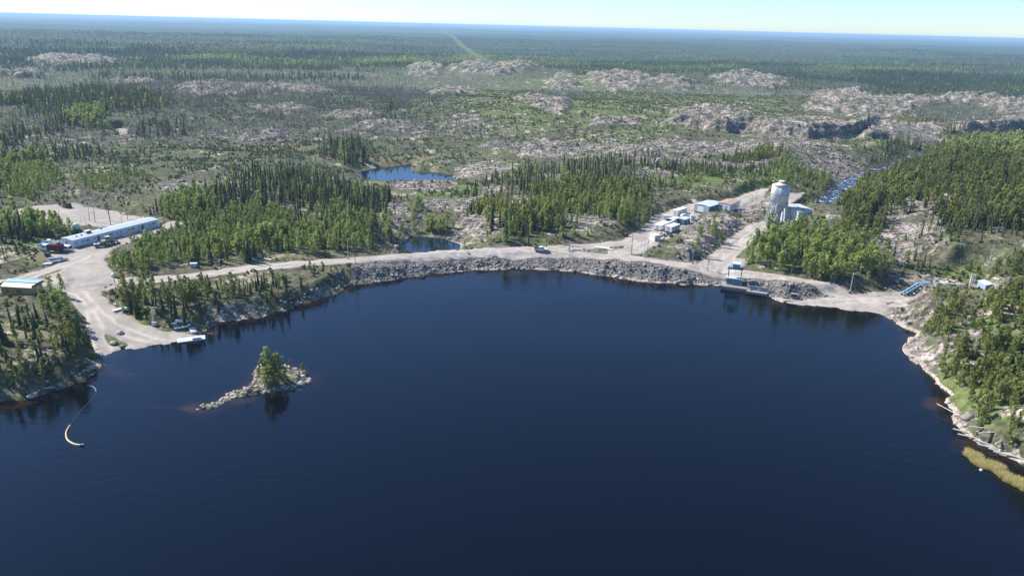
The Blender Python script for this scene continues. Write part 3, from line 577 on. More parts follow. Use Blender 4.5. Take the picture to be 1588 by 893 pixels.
def sow(n, r0, r1, seed, k):
    x, y, h, M, g = candidates(n, r0, r1, seed=seed)
    patch = fbm(x / 14, y / 14, 2, 201); band = fbm(x / 700, y / 260, 3, 211); big = fbm(x / 60, y / 60, 3, 205); clear = 1 - .85 * np.clip(M['rock'] * 1.3 - .1 + (patch - .5) * 1.3, 0, 1)
    rip = (1 - M['riprap']) * (1 - np.clip(M['clear'] * 1.6, 0, 1)); pick = g.uniform(0, 1, len(x)); isl = M['isle'] > 0; noisl = ~isl
    far = M['far_woods']; cl = 1 - M['cliff']
    sp = np.clip(M['spruce'] * 1.1 + (big - .5) * 2.2 + (patch - .5) * 1.4, 0, 1) * (M['spruce'] > .02) * np.where((M['v'] < 260) & (M['u'] < 700), .6, 1) * np.where((M['u'] > 640) & (M['u'] < 1330) & (M['v'] < 352), .62, 1); sp = np.maximum(sp, far * np.clip(.75 + (big - .5) * 1.5, .2, 1)); bg_ = .02 * (patch > .5) * (1 + 2.2 * (big > .52))
    sp = np.maximum(sp, bg_) * clear * rip * noisl * cl; asp = np.clip(M['aspen'] * 1.3 + (patch - .5) * .8, 0, 1) * (M['aspen'] > .05) * clear * rip * noisl * cl
    asp = np.maximum(asp, .03 * (big > .5) * rip * noisl); asp = np.maximum(asp, far * np.clip((band - .55) * 6, 0, .35)); pin = np.clip(M['pine'] * 1.1 + (big - .5) * .9, 0, 1) * (M['pine'] > .03) * clear * rip * noisl * cl
    sn = np.clip(M['burn'] * 1.1 + (patch - .5) * .8, 0, 1) * (M['burn'] > .03) * (1 - .6 * np.clip(M['rock'], 0, 1)) * rip * noisl * (1 - far) * .0 + np.clip(M['burn'] * 1.1 + (patch - .5) * .8, 0, 1) * (M['burn'] > .03) * (1 - .5 * np.clip(M['rock'], 0, 1)) * np.maximum(rip, (M['v'] < 346) * (M['u'] < 260)) * noisl * (1 - far); sn = np.maximum(sn, .02 * noisl * rip)
    wS, wA, wP, wN = k; tot = 0
    edges = []
    for nm, q in (('spruce', sp * wS * (1 - .75 * asp)), ('aspen', asp * wA), ('pine', pin * wP), ('snag', sn * wN * (1 - .6 * sp))):
        lo = tot; tot = tot + q; edges.append((nm, (pick >= lo) & (pick < tot)))
    for nm, kk in edges:
        if not kk.any(): continue
        nn = int(kk.sum()); hh = {'spruce': g.normal(6.0, 2.1, nn), 'aspen': g.normal(6.2, 1.8, nn), 'pine': g.normal(6.4, 2.0, nn), 'snag': g.normal(5.4, 1.8, nn)}[nm]
        hh = np.clip(hh, 1.6, 13) * np.where((M['u'][kk] > 640) & (M['u'][kk] < 1330) & (M['v'][kk] < 352), .74, 1); vv = M['v'][kk]; uu = M['u'][kk]
        hh = hh * np.where((big[kk] > .45), 1.0, .75); hh = np.where((uu > 360) & (uu < 560) & (vv > 425 - (uu - 360) * .12), hh * .72, hh); hh = np.where((uu > 1380) & (vv > 600) & (nm == 'pine'), hh * 1.15, hh)
        hh = np.where((vv < 330) & (vv > 110) & (sp[kk] < .3) & (nm != 'snag'), hh * .6, hh)
        ts = (big[kk] - .5) * 1.3 + (band[kk] - .5) * 3.4 * sstep(1100, 2000, M['r'][kk])
        hh = np.where((uu > 180) & (uu < 640) & (vv > 285) & (vv < 410), hh * .86, hh); ts = ts + .25 * ((uu > 1370) & (vv > 440)); grow(nm, x[kk], y[kk], h[kk], hh, g.uniform(.65, 1.4, nn), ts, uu, vv, isl[kk])
    # low brush between the trees
    if r0 < 900:
        pb = np.clip(.26 + .75 * M['green'] + .25 * M['aspen'] + .15 * M['burn'], 0, 1) * clear * (patch > .40) * np.where(M['riprap'] > 0, .14, 1)
        kk = g.uniform(0, 1, len(x)) < pb * .8 * np.where(isl, .5, 1)
        grow('brush', x[kk], y[kk], h[kk], g.uniform(.5, 1.7, kk.sum()), g.uniform(.8, 1.5, kk.sum()), (big[kk] - .5) * 1.2, M['u'][kk], M['v'][kk], isl[kk])
sow(72000, 150, 560, 1, (.52, .75, .74, .2))
sow(116000, 560, 1000, 2, (.62, .60, .4, .85))
sow(120000, 1000, 2100, 3, (.8, .5, .3, .8))
sow(90000, 2100, 4600, 4, (.95, .4, .3, .2))
KIND = {k: [np.concatenate(c) for c in zip(*v)] for k, v in KIND.items()}

def lod(kind, x, y):
    return np.hypot(x, y)
pr = np.random.default_rng(5)
SP_NEAR = [p_spruce(pr, 12, 6, wid=.155) for _ in range(7)]; SP_MID = [p_spruce(pr, 7, 4, wid=.165) for _ in range(6)]; SP_FAR = [p_spruce(pr, 3, 3, wid=.24) for _ in range(5)]
TR_S = p_trunk(.013, .9, 5); TR_S3 = p_trunk(.013, .9, 3)
AS_NEAR = [p_leafy(pr, 190, 11, .25, .22, .97, .044) for _ in range(7)]; AS_MID = [p_leafy(pr, 54, 6, .26, .22, .95, .085) for _ in range(5)]; AS_FAR = [p_leafy(pr, 10, 3, .30, .2, .9, .20) for _ in range(4)]
TR_A = p_trunk(.013, .88, 5, .02, 5, np.random.default_rng(3)); TR_A3 = p_trunk(.013, .85, 3)
PI_NEAR = [p_leafy(pr, 190, 11, .22, .18, .98, .044) for _ in range(7)]; PI_MID = [p_leafy(pr, 34, 5, .20, .22, .95, .085) for _ in range(5)]; PI_FAR = [p_leafy(pr, 9, 3, .22, .2, .92, .16) for _ in range(4)]
SN_NEAR = [p_trunk(.013, 1, 5, pr.uniform(-.06, .06), 9, pr, .3, .13) for _ in range(6)]; SN_MID = [p_trunk(.017, 1, 3, pr.uniform(-.07, .07), 3, pr, .4, .12) for _ in range(5)]; SN_FAR = [p_trunk(.022, 1, 3, 0, 0) for _ in range(2)]
BR = [p_leafy(pr, 12, 3, .55, .15, .8, .34) for _ in range(6)]
PROTO = {'spruce': (SP_NEAR, SP_MID, SP_FAR, TR_S, TR_S3, SPRUCE_M, BARK), 'aspen': (AS_NEAR, AS_MID, AS_FAR, TR_A, TR_A3, ASPEN_M, BIRCHBARK), 'pine': (PI_NEAR, PI_MID, PI_FAR, TR_A, TR_A3, PINE_M, BARK)}
NAMES = {'spruce': 'spruce_tree', 'aspen': 'aspen_tree', 'pine': 'pine_tree', 'snag': 'dead_tree'}
def region(u, v, isle):
    if isle: return 'isle'
    if u < 190 and v > 505: return 'left shore'
    if u > 1370 and v > 455: return 'right shore'
    if v > 408 and 150 < u < 600 and v > 437 - (u - 180) * .085: return 'strip'
    if u < 170: return 'camp'
    if u > 1110 and v < 470: return 'right hill'
    if u < 640: return 'left stand'
    return 'middle'
WHERE = {'left shore': 'on the rocky left shore beside the floating boom', 'right shore': 'on the right shore above the pale waterline', 'strip': 'in the strip between the shore road and the lake',
         'camp': 'around the clearing by the long camp building', 'right hill': 'on the hill below and right of the tank tower', 'left stand': 'in the stand behind the dam road, left of the pond', 'middle': 'behind the dam road between the pond and the trailers'}
LOOK = {'spruce': 'narrow dark green spruce', 'aspen': 'bright green leafy aspen', 'pine': 'olive green bushy pine', 'snag': 'bare grey dead tree trunk'}
CAT = {'spruce': 'spruce tree', 'aspen': 'aspen tree', 'pine': 'pine tree', 'snag': 'dead tree'}
def far_mat(m): return m
for kind in ('spruce', 'aspen', 'pine', 'snag'):
    x, y, z, s, wx, ts, u, v, isle = KIND[kind]
    uu, vv, dep = proj(x, y, z); inb = (uu > 4) & (uu < PW - 4) & (vv > 20) & (vv < PH - 4)
    size = np.where(inb, s / dep, 0); order = np.argsort(-size)[:296]; sel = np.zeros(len(x), bool); sel[order] = True
    g = np.random.default_rng(40); r = np.hypot(x, y); rest = ~sel
    # the ones that show largest, each on its own
    if kind == 'snag':
        metrunk = [np_mesh('dead_tree', V, F, DEADWOOD, {'tint': ('FLOAT', T)}) for V, F, T in SN_NEAR]
    else:
        P = PROTO[kind]; mecrown = [np_mesh('crown', V, F, P[5], {'tint': ('FLOAT', np.clip(T + d, 0, 1))}) for V, F, T in P[0] for d in (-.15, .05, .25)]
        metr = np_mesh('trunk', P[3][0], P[3][1], P[6])
    for i in order:
        reg = region(float(uu[i]), float(vv[i]), bool(isle[i])); lab = LOOK[kind] + ' ' + WHERE.get(reg, 'on the islet'); grp = CAT[kind] + 's ' + WHERE.get(reg, 'on the islet')
        loc = (float(x[i]), float(y[i]), float(z[i])); sc = (float(s[i] * wx[i]), float(s[i] * wx[i]), float(s[i])); rz = float(g.uniform(0, 6.28))
        if kind == 'snag':
            o = bpy.data.objects.new('dead_tree', metrunk[int(g.integers(len(metrunk)))]); link(o)
        else:
            o = bpy.data.objects.new(NAMES[kind], None); link(o)
        tag(o, lab, CAT[kind], grp); o.location = loc; o.scale = sc; o.rotation_euler = (float(g.normal(0, .025)), float(g.normal(0, .025)), rz)
        if kind != 'snag':
            k = int(np.clip(round((ts[i] + .25) * 4 + g.normal(0, .7)), 0, 2)); link(bpy.data.objects.new('crown', mecrown[int(g.integers(len(P[0]))) * 3 + k]), o); link(bpy.data.objects.new('trunk', metr), o)
    # the rest of the woods
    def part(nm, protos, kk, m, tilt=.03):
        if kk.any(): return scatter_mesh(nm, protos, x[kk], y[kk], z[kk], s[kk], wx[kk], g, m, ts[kk], tilt)
    if kind == 'snag':
        far = rest & (r > 1000); fs = s * np.where(far, 1.0, 1)
        V = []; mid = rest & (r <= 1000)
        a = part('burnt_forest', SN_MID, mid, DEADWOOD, .05); tag(a, 'grey bare trunks of the burnt forest beyond the dam', None, None, 'stuff')
        a = part('burnt_forest', SN_FAR, far, DEADWOOD, .04); tag(a, 'far haze of bare burnt trunks', None, None, 'stuff')
    else:
        for tagn, kk, pk, tk in (('near', rest & (r <= 560), 0, 3), ('mid', rest & (r > 560) & (r <= 1150), 1, 4), ('far', rest & (r > 1150), 2, None)):
            pr_ = P[pk] if pk else P[1] if kind != 'spruce' else P[0][:4]
            if pk == 0: pr_ = P[0][:5]
            a = part(kind + '_forest', pr_, kk, P[5])
            if a: tag(a, {'near': 'nearer ', 'mid': 'middle distance ', 'far': 'far '}[tagn] + CAT[kind] + 's massed into woods', None, None, 'stuff')
            if tk == 3 and a: tag(part(kind + '_forest_trunks', [P[4]], kk, P[6]), 'slim trunks standing in the nearer ' + kind + ' woods', None, None, 'stuff')
x, y, z, s, wx, ts, u, v, isle = KIND['brush']
tag(scatter_mesh('undergrowth', BR, x, y, z, s, wx, np.random.default_rng(8), SHRUB_M, ts), 'low green and olive brush between rocks and trees', None, None, 'stuff')
# fallen burnt timber, riprap, shore rocks
def stones(name, label, pts, dia, m, seed, flat=.7):
    g = np.random.default_rng(seed); V = np.array(ICO[0]); F = np.array(ICO[1]); ps = []
    for k in range(8):
        q = V * g.uniform(.68, 1.2, (12, 1)) * np.array([1, g.uniform(.6, 1), g.uniform(.5, .9) * flat + .2]) * .5; ps.append((q, F, np.full(12, g.uniform(0, 1))))
    x, y, z = pts; return tag(scatter_mesh(name, ps, x, y, z, dia, np.ones(len(x)), g, m, None, .3), label, None, None, 'stuff')
RIP_M = mat('riprap_rock', (.12, .111, .102), .9, var=.3, scale=1, tint=(.31, .288, .26)); SHORE_M = mat('pale_shore_rock', (.21, .185, .165), .9, var=.3, scale=1, tint=(.50, .445, .39)); GRAN_M = mat('granite_rock', (.16, .145, .14), .9, var=.3, scale=1, tint=(.40, .35, .32))
def spots(n, r0, r1, seed, f, az=.74):
    g = np.random.default_rng(seed); a = g.uniform(-az, az, n); r = np.sqrt(g.uniform(r0 ** 2, r1 ** 2, n)); x, y = r * np.sin(a), r * np.cos(a); h, M = ground(x, y); k = f(M, g, x, y); return (x[k], y[k], h[k]), g
p, g = spots(260000, 230, 520, 61, lambda M, g, x, y: M['riprap'] > .5, az=.55)
stones('riprap', 'dark broken rock armouring the lake face of the dam', p, g.gamma(1.8, .23, len(p[0])) + .22, RIP_M, 62)
p, g = spots(260000, 150, 520, 63, lambda M, g, x, y: (M['sd'] > -.5) & (M['sd'] < 3.0) & (g.uniform(0, 1, len(x)) < np.where(M['isle'] > 0, .9, np.where(x > 40, .16, .26))) & (M['gravel'] < .5))
stones('shore_rocks', 'pale water-washed rocks along the waterline', p, g.gamma(2.2, .32, len(p[0])) + .25, SHORE_M, 64, .5)
p, g = spots(120000, 180, 620, 65, lambda M, g, x, y: (M['rock'] > .55) & (M['gravel'] < .2) & (M['sd'] > 2) & (g.uniform(0, 1, len(x)) < .35))
stones('loose_rocks', 'loose grey granite blocks over the bare outcrops', p, g.gamma(2.0, .45, len(p[0])) + .4, GRAN_M, 66, .5)
p, g = spots(60000, 240, 800, 67, lambda M, g, x, y: (M['burn'] > .4) & (M['gravel'] < .2) & (M['sd'] > 4) & (M['wet'] < .2) & (g.uniform(0, 1, len(x)) < .30))
LOGS = []
for k in range(4):
    V, F, T = p_trunk(.022, 1, 3, 0, 2, pr, .4, .1); V = np.stack([V[:, 2] - .5, V[:, 0], V[:, 1] + .05], 1); LOGS.append((V, F, T))
tag(scatter_mesh('fallen_timber', LOGS, p[0], p[1], p[2], g.uniform(3, 7, len(p[0])), np.ones(len(p[0])), g, DEADWOOD, None, .04), 'fallen grey timber lying over the burnt ground', None, None, 'stuff')
# ------------------------------------------------------------------ buildings
WHITE = mat('white_paint', (.70, .71, .71), .5, var=.05); OFFW = mat('off_white_cladding', (.56, .65, .69), .55, var=.06); ROOFW = mat('pale_metal_roof', (.46, .51, .54), .4, var=.08, scale=.8); ROOFB = mat('pale_blue_roof', (.50, .62, .72), .4, var=.07)
GREYM = mat('grey_steel', (.42, .45, .48), .45, .3, var=.12, scale=.6); DARKM = mat('dark_steel', (.06, .065, .075), .5, .2); GLASS = mat('dark_glass', (.03, .04, .05), .12, spec=.6, var=.05); TEAL = mat('dark_teal_and_wall_shade', (.10, .16, .19), .6, var=.1)  # teal is the shed's own colour; on the workshop it paints shade
TAN = mat('tan_cladding', (.46, .33, .15), .7, var=.15); TANR = mat('cream_roof', (.66, .56, .40), .6, var=.08); BLUE = mat('blue_paint', (.14, .36, .54), .45, var=.1); BLUEL = mat('light_blue_paint', (.30, .50, .62), .45, var=.1); BRNR = mat('brown_roof', (.42, .29, .22), .75, var=.2, scale=.7)
CONC = mat('concrete', (.30, .295, .28), .85, var=.15, scale=.5); CONCT = mat('teal_grey_concrete', (.50, .57, .57), .8, var=.12, scale=.5); RED = mat('dark_red_paint', (.09, .022, .02), .5, var=.15); RUST = mat('rusty_steel', (.12, .055, .035), .85, var=.35, scale=2); YEL = mat('yellow_plastic', (.62, .46, .16), .5, var=.1)
RUBBER = mat('rubber', (.02, .02, .02), .8); WOOD = mat('weathered_wood', (.24, .20, .16), .85, var=.25); TIMB = mat('dark_pole_wood', (.11, .085, .065), .85, var=.25); GREENP = mat('faded_green_paint', (.36, .48, .42), .6, var=.1); CREAM = mat('cream_paint', (.66, .58, .42), .6); DRIFT = mat('bleached_driftwood', (.52, .49, .44), .85, var=.2); TANKM = mat('weathered_tank_steel', (.52, .55, .57), .5, .15, var=.13, scale=.35); TANKTOP = mat('rust_streaked_roof', (.60, .50, .44), .7, var=.22, scale=.5); NAVY = mat('dark_violet_panel', (.05, .04, .10), .5); LAMP = mat('lamp_glass', (.75, .70, .45), .3)
def frame(u0, v0, u1, v1, z=None):
    a, b = on(u0, v0), on(u1, v1); d = b - a; return a, math.atan2(d.y, d.x), math.hypot(d.x, d.y)
def ridge_roof(L, W, z, rise, over, th=.12):
    b = MB(); x0, x1 = -over, L + over
    for s in (0, 1):
        ye = -over if s == 0 else W + over
        b.add([(x0, ye, z), (x1, ye, z), (x1, W / 2, z + rise), (x0, W / 2, z + rise), (x0, ye, z - th), (x1, ye, z - th), (x1, W / 2, z + rise - th), (x0, W / 2, z + rise - th)],
              [(0, 1, 2, 3) if s == 0 else (3, 2, 1, 0), (4, 7, 6, 5) if s == 0 else (5, 6, 7, 4), (0, 4, 5, 1), (1, 5, 6, 2), (0, 3, 7, 4)])
    return b
def cabin(name, label, cat, u0, v0, u1, v1, W, H, wall, roof, rise=.3, L=None, windows=(), doors=(), group=None, over=.15, win_back=(), end_doors=(), drop=.0):
    """box building: near long wall from (u0,v0) to (u1,v1); depth W goes away from the lake. windows/doors = centre along wall, width, sill/height"""
    p, rz, l = frame(u0, v0, u1, v1); L = L or l
    t = thing(name, label, cat, p, rz, group)
    MB().box((L / 2, W / 2, H / 2 - .25), (L, W, H + .5)).build('wall', wall, t)
    if rise > 0:
        g = MB()
        for x in (.02, L - .02): g.add([(x - .02, .02, H), (x - .02, W - .02, H), (x - .02, W / 2, H + rise - .1), (x + .02, .02, H), (x + .02, W - .02, H), (x + .02, W / 2, H + rise - .1)], [(0, 2, 1), (3, 4, 5), (0, 3, 5, 2), (1, 2, 5, 4), (0, 1, 4, 3)])
        g.build('gable', wall, t)
        ridge_roof(L, W, H + .13, rise, over).build('roof', roof, t)
    else: MB().box((L / 2, W / 2, H + .1), (L + 2 * over, W + 2 * over, .2)).build('roof', roof, t)
    for x, w_, h_, zc in windows:
        f = MB().box((x, -.03, zc), (w_ + .14, .06, h_ + .14)).build('window', WHITE, t); MB().box((x, -.075, zc), (w_, .03, h_)).build('pane', GLASS, f)
    for x, w_, h_, m in doors:
        d = MB().box((x, -.04, h_ / 2 + .1), (w_, .08, h_)).build('door', m, t); MB().box((x + w_ * .36, -.11, 1.1), (.12, .06, .05)).build('handle', DARKM, d)
    for y, w_, h_, m in end_doors:
        d = MB().box((-.04, y, h_ / 2 + .1), (.08, w_, h_)).build('door', m, t)
    return t, L
# camp building
t, L = cabin('camp_building', 'long low white camp building with pale roof beside the gravel yard', 'building', 114, 385, 247, 351, 6.6, 2.9, OFFW, ROOFW, .45)
N = 22
for k in range(N):
    x = 1.8 + (L - 3.6) * k / (N - 1) + (.5 if k % 3 else -.4)
    if k in (5, 12, 17):
        d = MB().box((x, -.04, 1.25), (.95, .08, 2.1)).build('door', DARKM if k != 12 else OFFW, t); MB().box((x + .32, -.11, 1.1), (.1, .06, .05)).build('handle', GREYM, d)
        MB().box((x, -.9, .25), (2.2, 1.5, .5)).build('step', WHITE, t); continue
    f = MB().box((x, -.03, 1.75), (1.0, .06, .8)).build('window', WHITE, t); MB().box((x, -.075, 1.75), (.82, .03, .64)).build('pane', mat('grey_glass', (.16, .20, .23), .15, spec=.6), f)  # paler grey panes, so the windows stand out less
f = MB().box((-.03, 3.4, 1.7), (.06, 1.1, 1.0)).build('window', WHITE, t); MB().box((-.075, 3.4, 1.7), (.03, .9, .8)).build('pane', GLASS, f)
MB().box((L + .5, 3.4, 1.3), (1.2, 2.4, 2.5)).build('porch', DARKM, t)
for x, y, s in ((3.5, 2.5, .45), (5.6, 2.6, .45)): MB().box((x, y, 3.5), (s, s, .5)).build('roof_vent', DARKM, t)
u_ = MB().box((9.0, 3.8, 3.9), (2.2, 1.5, 1.0)).build('rooftop_unit', WHITE, t); MB().box((9.0, 3.0, 3.85), (1.6, .08, .7)).build('grille', DARKM, u_)
MB().box((15.5, 5.2, 3.75), (1.0, .9, .8)).build('rooftop_unit', GREYM, t)
for x in (8, 17, 30, 43, 54):
    if x < L - 2: MB().tube((x, 4.4, 3.4), (x, 4.4, 4.0), .12).build('flue', GREYM, t)
b = MB()
for k in range(int(L / 3)): b.box((1.5 + 3 * k, -.012, 1.45), (.05, .024, 2.5))
b.build('seam', GREYM, t)
# tan shed by the left edge
t, L = cabin('tan_shed', 'tan shed with cream roof and blue ridge cover at the left road', 'shed', 3, 457, 50, 457, 5.0, 2.7, TAN, TANR, .9, doors=((6.0, 1.8, 2.1, WOOD), (2.2, 1.0, 2.0, WOOD)))
MB().box((L / 2, 3.3, 3.72), (L + 1.2, 2.4, .16)).build('ridge_cover', BLUEL, t); MB().box((L / 2, 4.75, 3.55), (L + 1.6, .3, .45)).build('ridge_beam', BLUE, t)
for x in (-.5, L + .5): MB().box((x, 2.6, 3.3), (.25, 5.2, .5)).build('barge_board', DARKM, t)
# compound
t, L = cabin('workshop', 'grey workshop with pale roof and big white door by the trailers', 'workshop', 1099, 332, 1118, 327.5, 8.0, 3.2, TEAL, ROOFB, .5)  # dark wall colour paints in the shade on the long side
MB().box((-.05, 4.0, 1.6), (.1, 7.9, 3.15)).build('lit_end_wall', GREYM, t); d = MB().box((-.13, 4.4, 1.4), (.08, 3.2, 2.7)).build('roller_door', WHITE, t); MB().box((-.19, 4.4, .4), (.04, .4, .08)).build('handle', DARKM, d); f = MB().box((L * .75, -.03, 1.9), (1.2, .06, .8)).build('window', WHITE, t); MB().box((L * .75, -.075, 1.9), (1.0, .03, .62)).build('pane', GLASS, f)  # lighter end panel colours the sunlit side of the workshop
MB().box((1.5, 9.0, 4.4), (1.0, 1.0, .9)).build('roof_vent', WHITE, t)
t, L = cabin('white_cabin', 'white cabin with brown roof joined beside the workshop', 'cabin', 1131, 329.5, 1146, 325, 6.5, 2.8, WHITE, BRNR, .5, windows=((2.5, .9, .9, 1.6), (6.0, .9, .9, 1.6)), end_doors=((2.0, .9, 2.0, GREYM),))
f = MB().box((-.03, 4.4, 1.6), (.06, .9, .9)).build('window', GREYM, t); MB().box((-.075, 4.4, 1.6), (.03, .72, .72)).build('pane', GLASS, f)
MB().tube((L * .6, 4, 3.0), (L * .6, 4, 4.2), .14).build('chimney', GREYM, t)
def container(label, u0, v0, u1, v1, W, H, m, rm, ribs=True, cat='container', name='shipping_container'):
    p, rz, l = frame(u0, v0, u1, v1); t = thing(name, label, cat, p, rz)
    MB().box((l / 2, W / 2, H / 2), (l, W, H)).build('body', m, t); MB().box((l / 2, W / 2, H + .05), (l + .06, W + .06, .1)).build('roof', rm, t)
    if ribs:
        b = MB()
        for k in range(int(l / .55)): b.box((.4 + .55 * k, -.03, H / 2), (.22, .06, H * .86))
        b.build('ribs', m, t)
    for s in (-1, 1):
        d = MB().box((-.04, W / 2 + s * W * .24, H * .5), (.08, W * .44, H * .88)).build('door', m, t); MB().tube((-.12, W / 2 + s * W * .1, .2), (-.12, W / 2 + s * W * .1, H - .2), .04, n=5).build('lock_bar', GREYM, d)
    return t, l
container('grey container at the far left end of the trailer yard', 1029, 344.5, 1041, 345, 3.2, 2.9, GREYM, ROOFW)
t, l = container('long white trailer parked beside the grey container', 1050.5, 335.5, 1065, 330.5, 2.8, 2.6, WHITE, WHITE, False, 'trailer', 'box_trailer')
MB().box((l / 2, 1.4, .0), (l * .8, 2.4, .3)).build('undercarriage', DARKM, t)
t, l = cabin('blue_roofed_shed', 'small dark teal shed with light blue roof in the yard', 'shed', 1060.5, 349, 1070, 345.8, 3.4, 2.3, TEAL, ROOFB, .25)
MB().box((l * .5, -.04, 1.0), (1.0, .08, 1.9)).build('door', GREYM, t)
t, l = cabin('white_shed', 'little white shed leaning over the rock edge by the yard', 'shed', 1071, 343, 1078, 343, 3.2, 2.5, WHITE, ROOFW, .3, doors=((1.2, .8, 1.8, GREYM),))
def trailer(label, u0, v0, u1, v1, W, H, name='office_trailer'):
    p, rz, l = frame(u0, v0, u1, v1); t = thing(name, label, 'trailer', p, rz)
    MB().box((l / 2, W / 2, .55 + H / 2), (l, W, H)).build('body', WHITE, t); MB().box((l / 2, W / 2, .6 + H), (l + .2, W + .2, .1), taper=.98).build('roof', WHITE, t)
    MB().box((l / 2, W / 2, .3), (l * .96, W * .9, .56)).build('skirting', DARKM, t)
    for k in range(3): f = MB().box((l * (.2 + .3 * k), -.03, .55 + H * .6), (1.0, .06, .8)).build('window', GREYM, t); MB().box((l * (.2 + .3 * k), -.075, .55 + H * .6), (.8, .03, .62)).build('pane', GLASS, f)
    MB().box((-.04, W * .5, 1.5), (.08, .8, 1.9)).build('door', GREYM, t); MB().tube((-.02, W / 2, .4), (-1.3, W / 2, .35), .07, n=5).build('hitch', DARKM, t)
    return t
trailer('nearest white office trailer above the scrap heap', 1041, 362, 1054, 357, 3.2, 2.2)
trailer('white flat-roofed trailer parked behind the nearest trailer', 1024, 359, 1046, 350, 3.4, 2.0)
trailer('second white trailer roof squeezed between the others', 1036, 352, 1053, 346, 2.6, 2.0)
t, l = cabin('small_white_hut', 'small white hut at the road end of the trailer yard', 'hut', 1015, 374.5, 1024, 373, 3.2, 2.3, WHITE, WHITE, 0, doors=((1.0, .8, 1.8, GREYM),))
rn = random.Random(4)
def heap(name, label, cat, u, v, mats, n, spread, size):
    p = on(u, v); t = thing(name, label, cat, p); bs = [MB() for _ in mats]
    for k in range(n):
        b = bs[k % len(mats)]; x, y = rn.uniform(-spread, spread), rn.uniform(-spread * .6, spread * .6); z = rn.uniform(.1, size * .8)
        if rn.random() < .5: b.box((x, y, z), (rn.uniform(.4, 1.8) * size, rn.uniform(.2, .8) * size, rn.uniform(.1, .5) * size), rn.uniform(0, 3))
        else: b.tube((x, y, z), (x + rn.uniform(-1, 1) * size, y + rn.uniform(-1, 1) * size, z + rn.uniform(-.1, .4)), rn.uniform(.06, .25) * size)
    for b, (m, nm) in zip(bs, mats): b.build(nm, m, t)
    return t
heap('scrap_heap', 'rusty heap of scrap and timber in front of the trailers', 'scrap heap', 1029, 366, [(RUST, 'scrap_metal'), (WOOD, 'scrap_timber'), (DARKM, 'scrap_metal')], 44, 3.4, 1.2)
heap('supply_pile', 'low pile of white bags and boards beside the small hut', 'pile', 1032, 371, [(WHITE, 'bag'), (CREAM, 'board')], 12, 1.6, .8)
heap('rubbish_pile', 'small pile of pallets and tubs in front of the workshop', 'pile', 1073, 333, [(WOOD, 'pallet'), (WHITE, 'tub'), (RUST, 'drum')], 20, 2.2, 1.0)
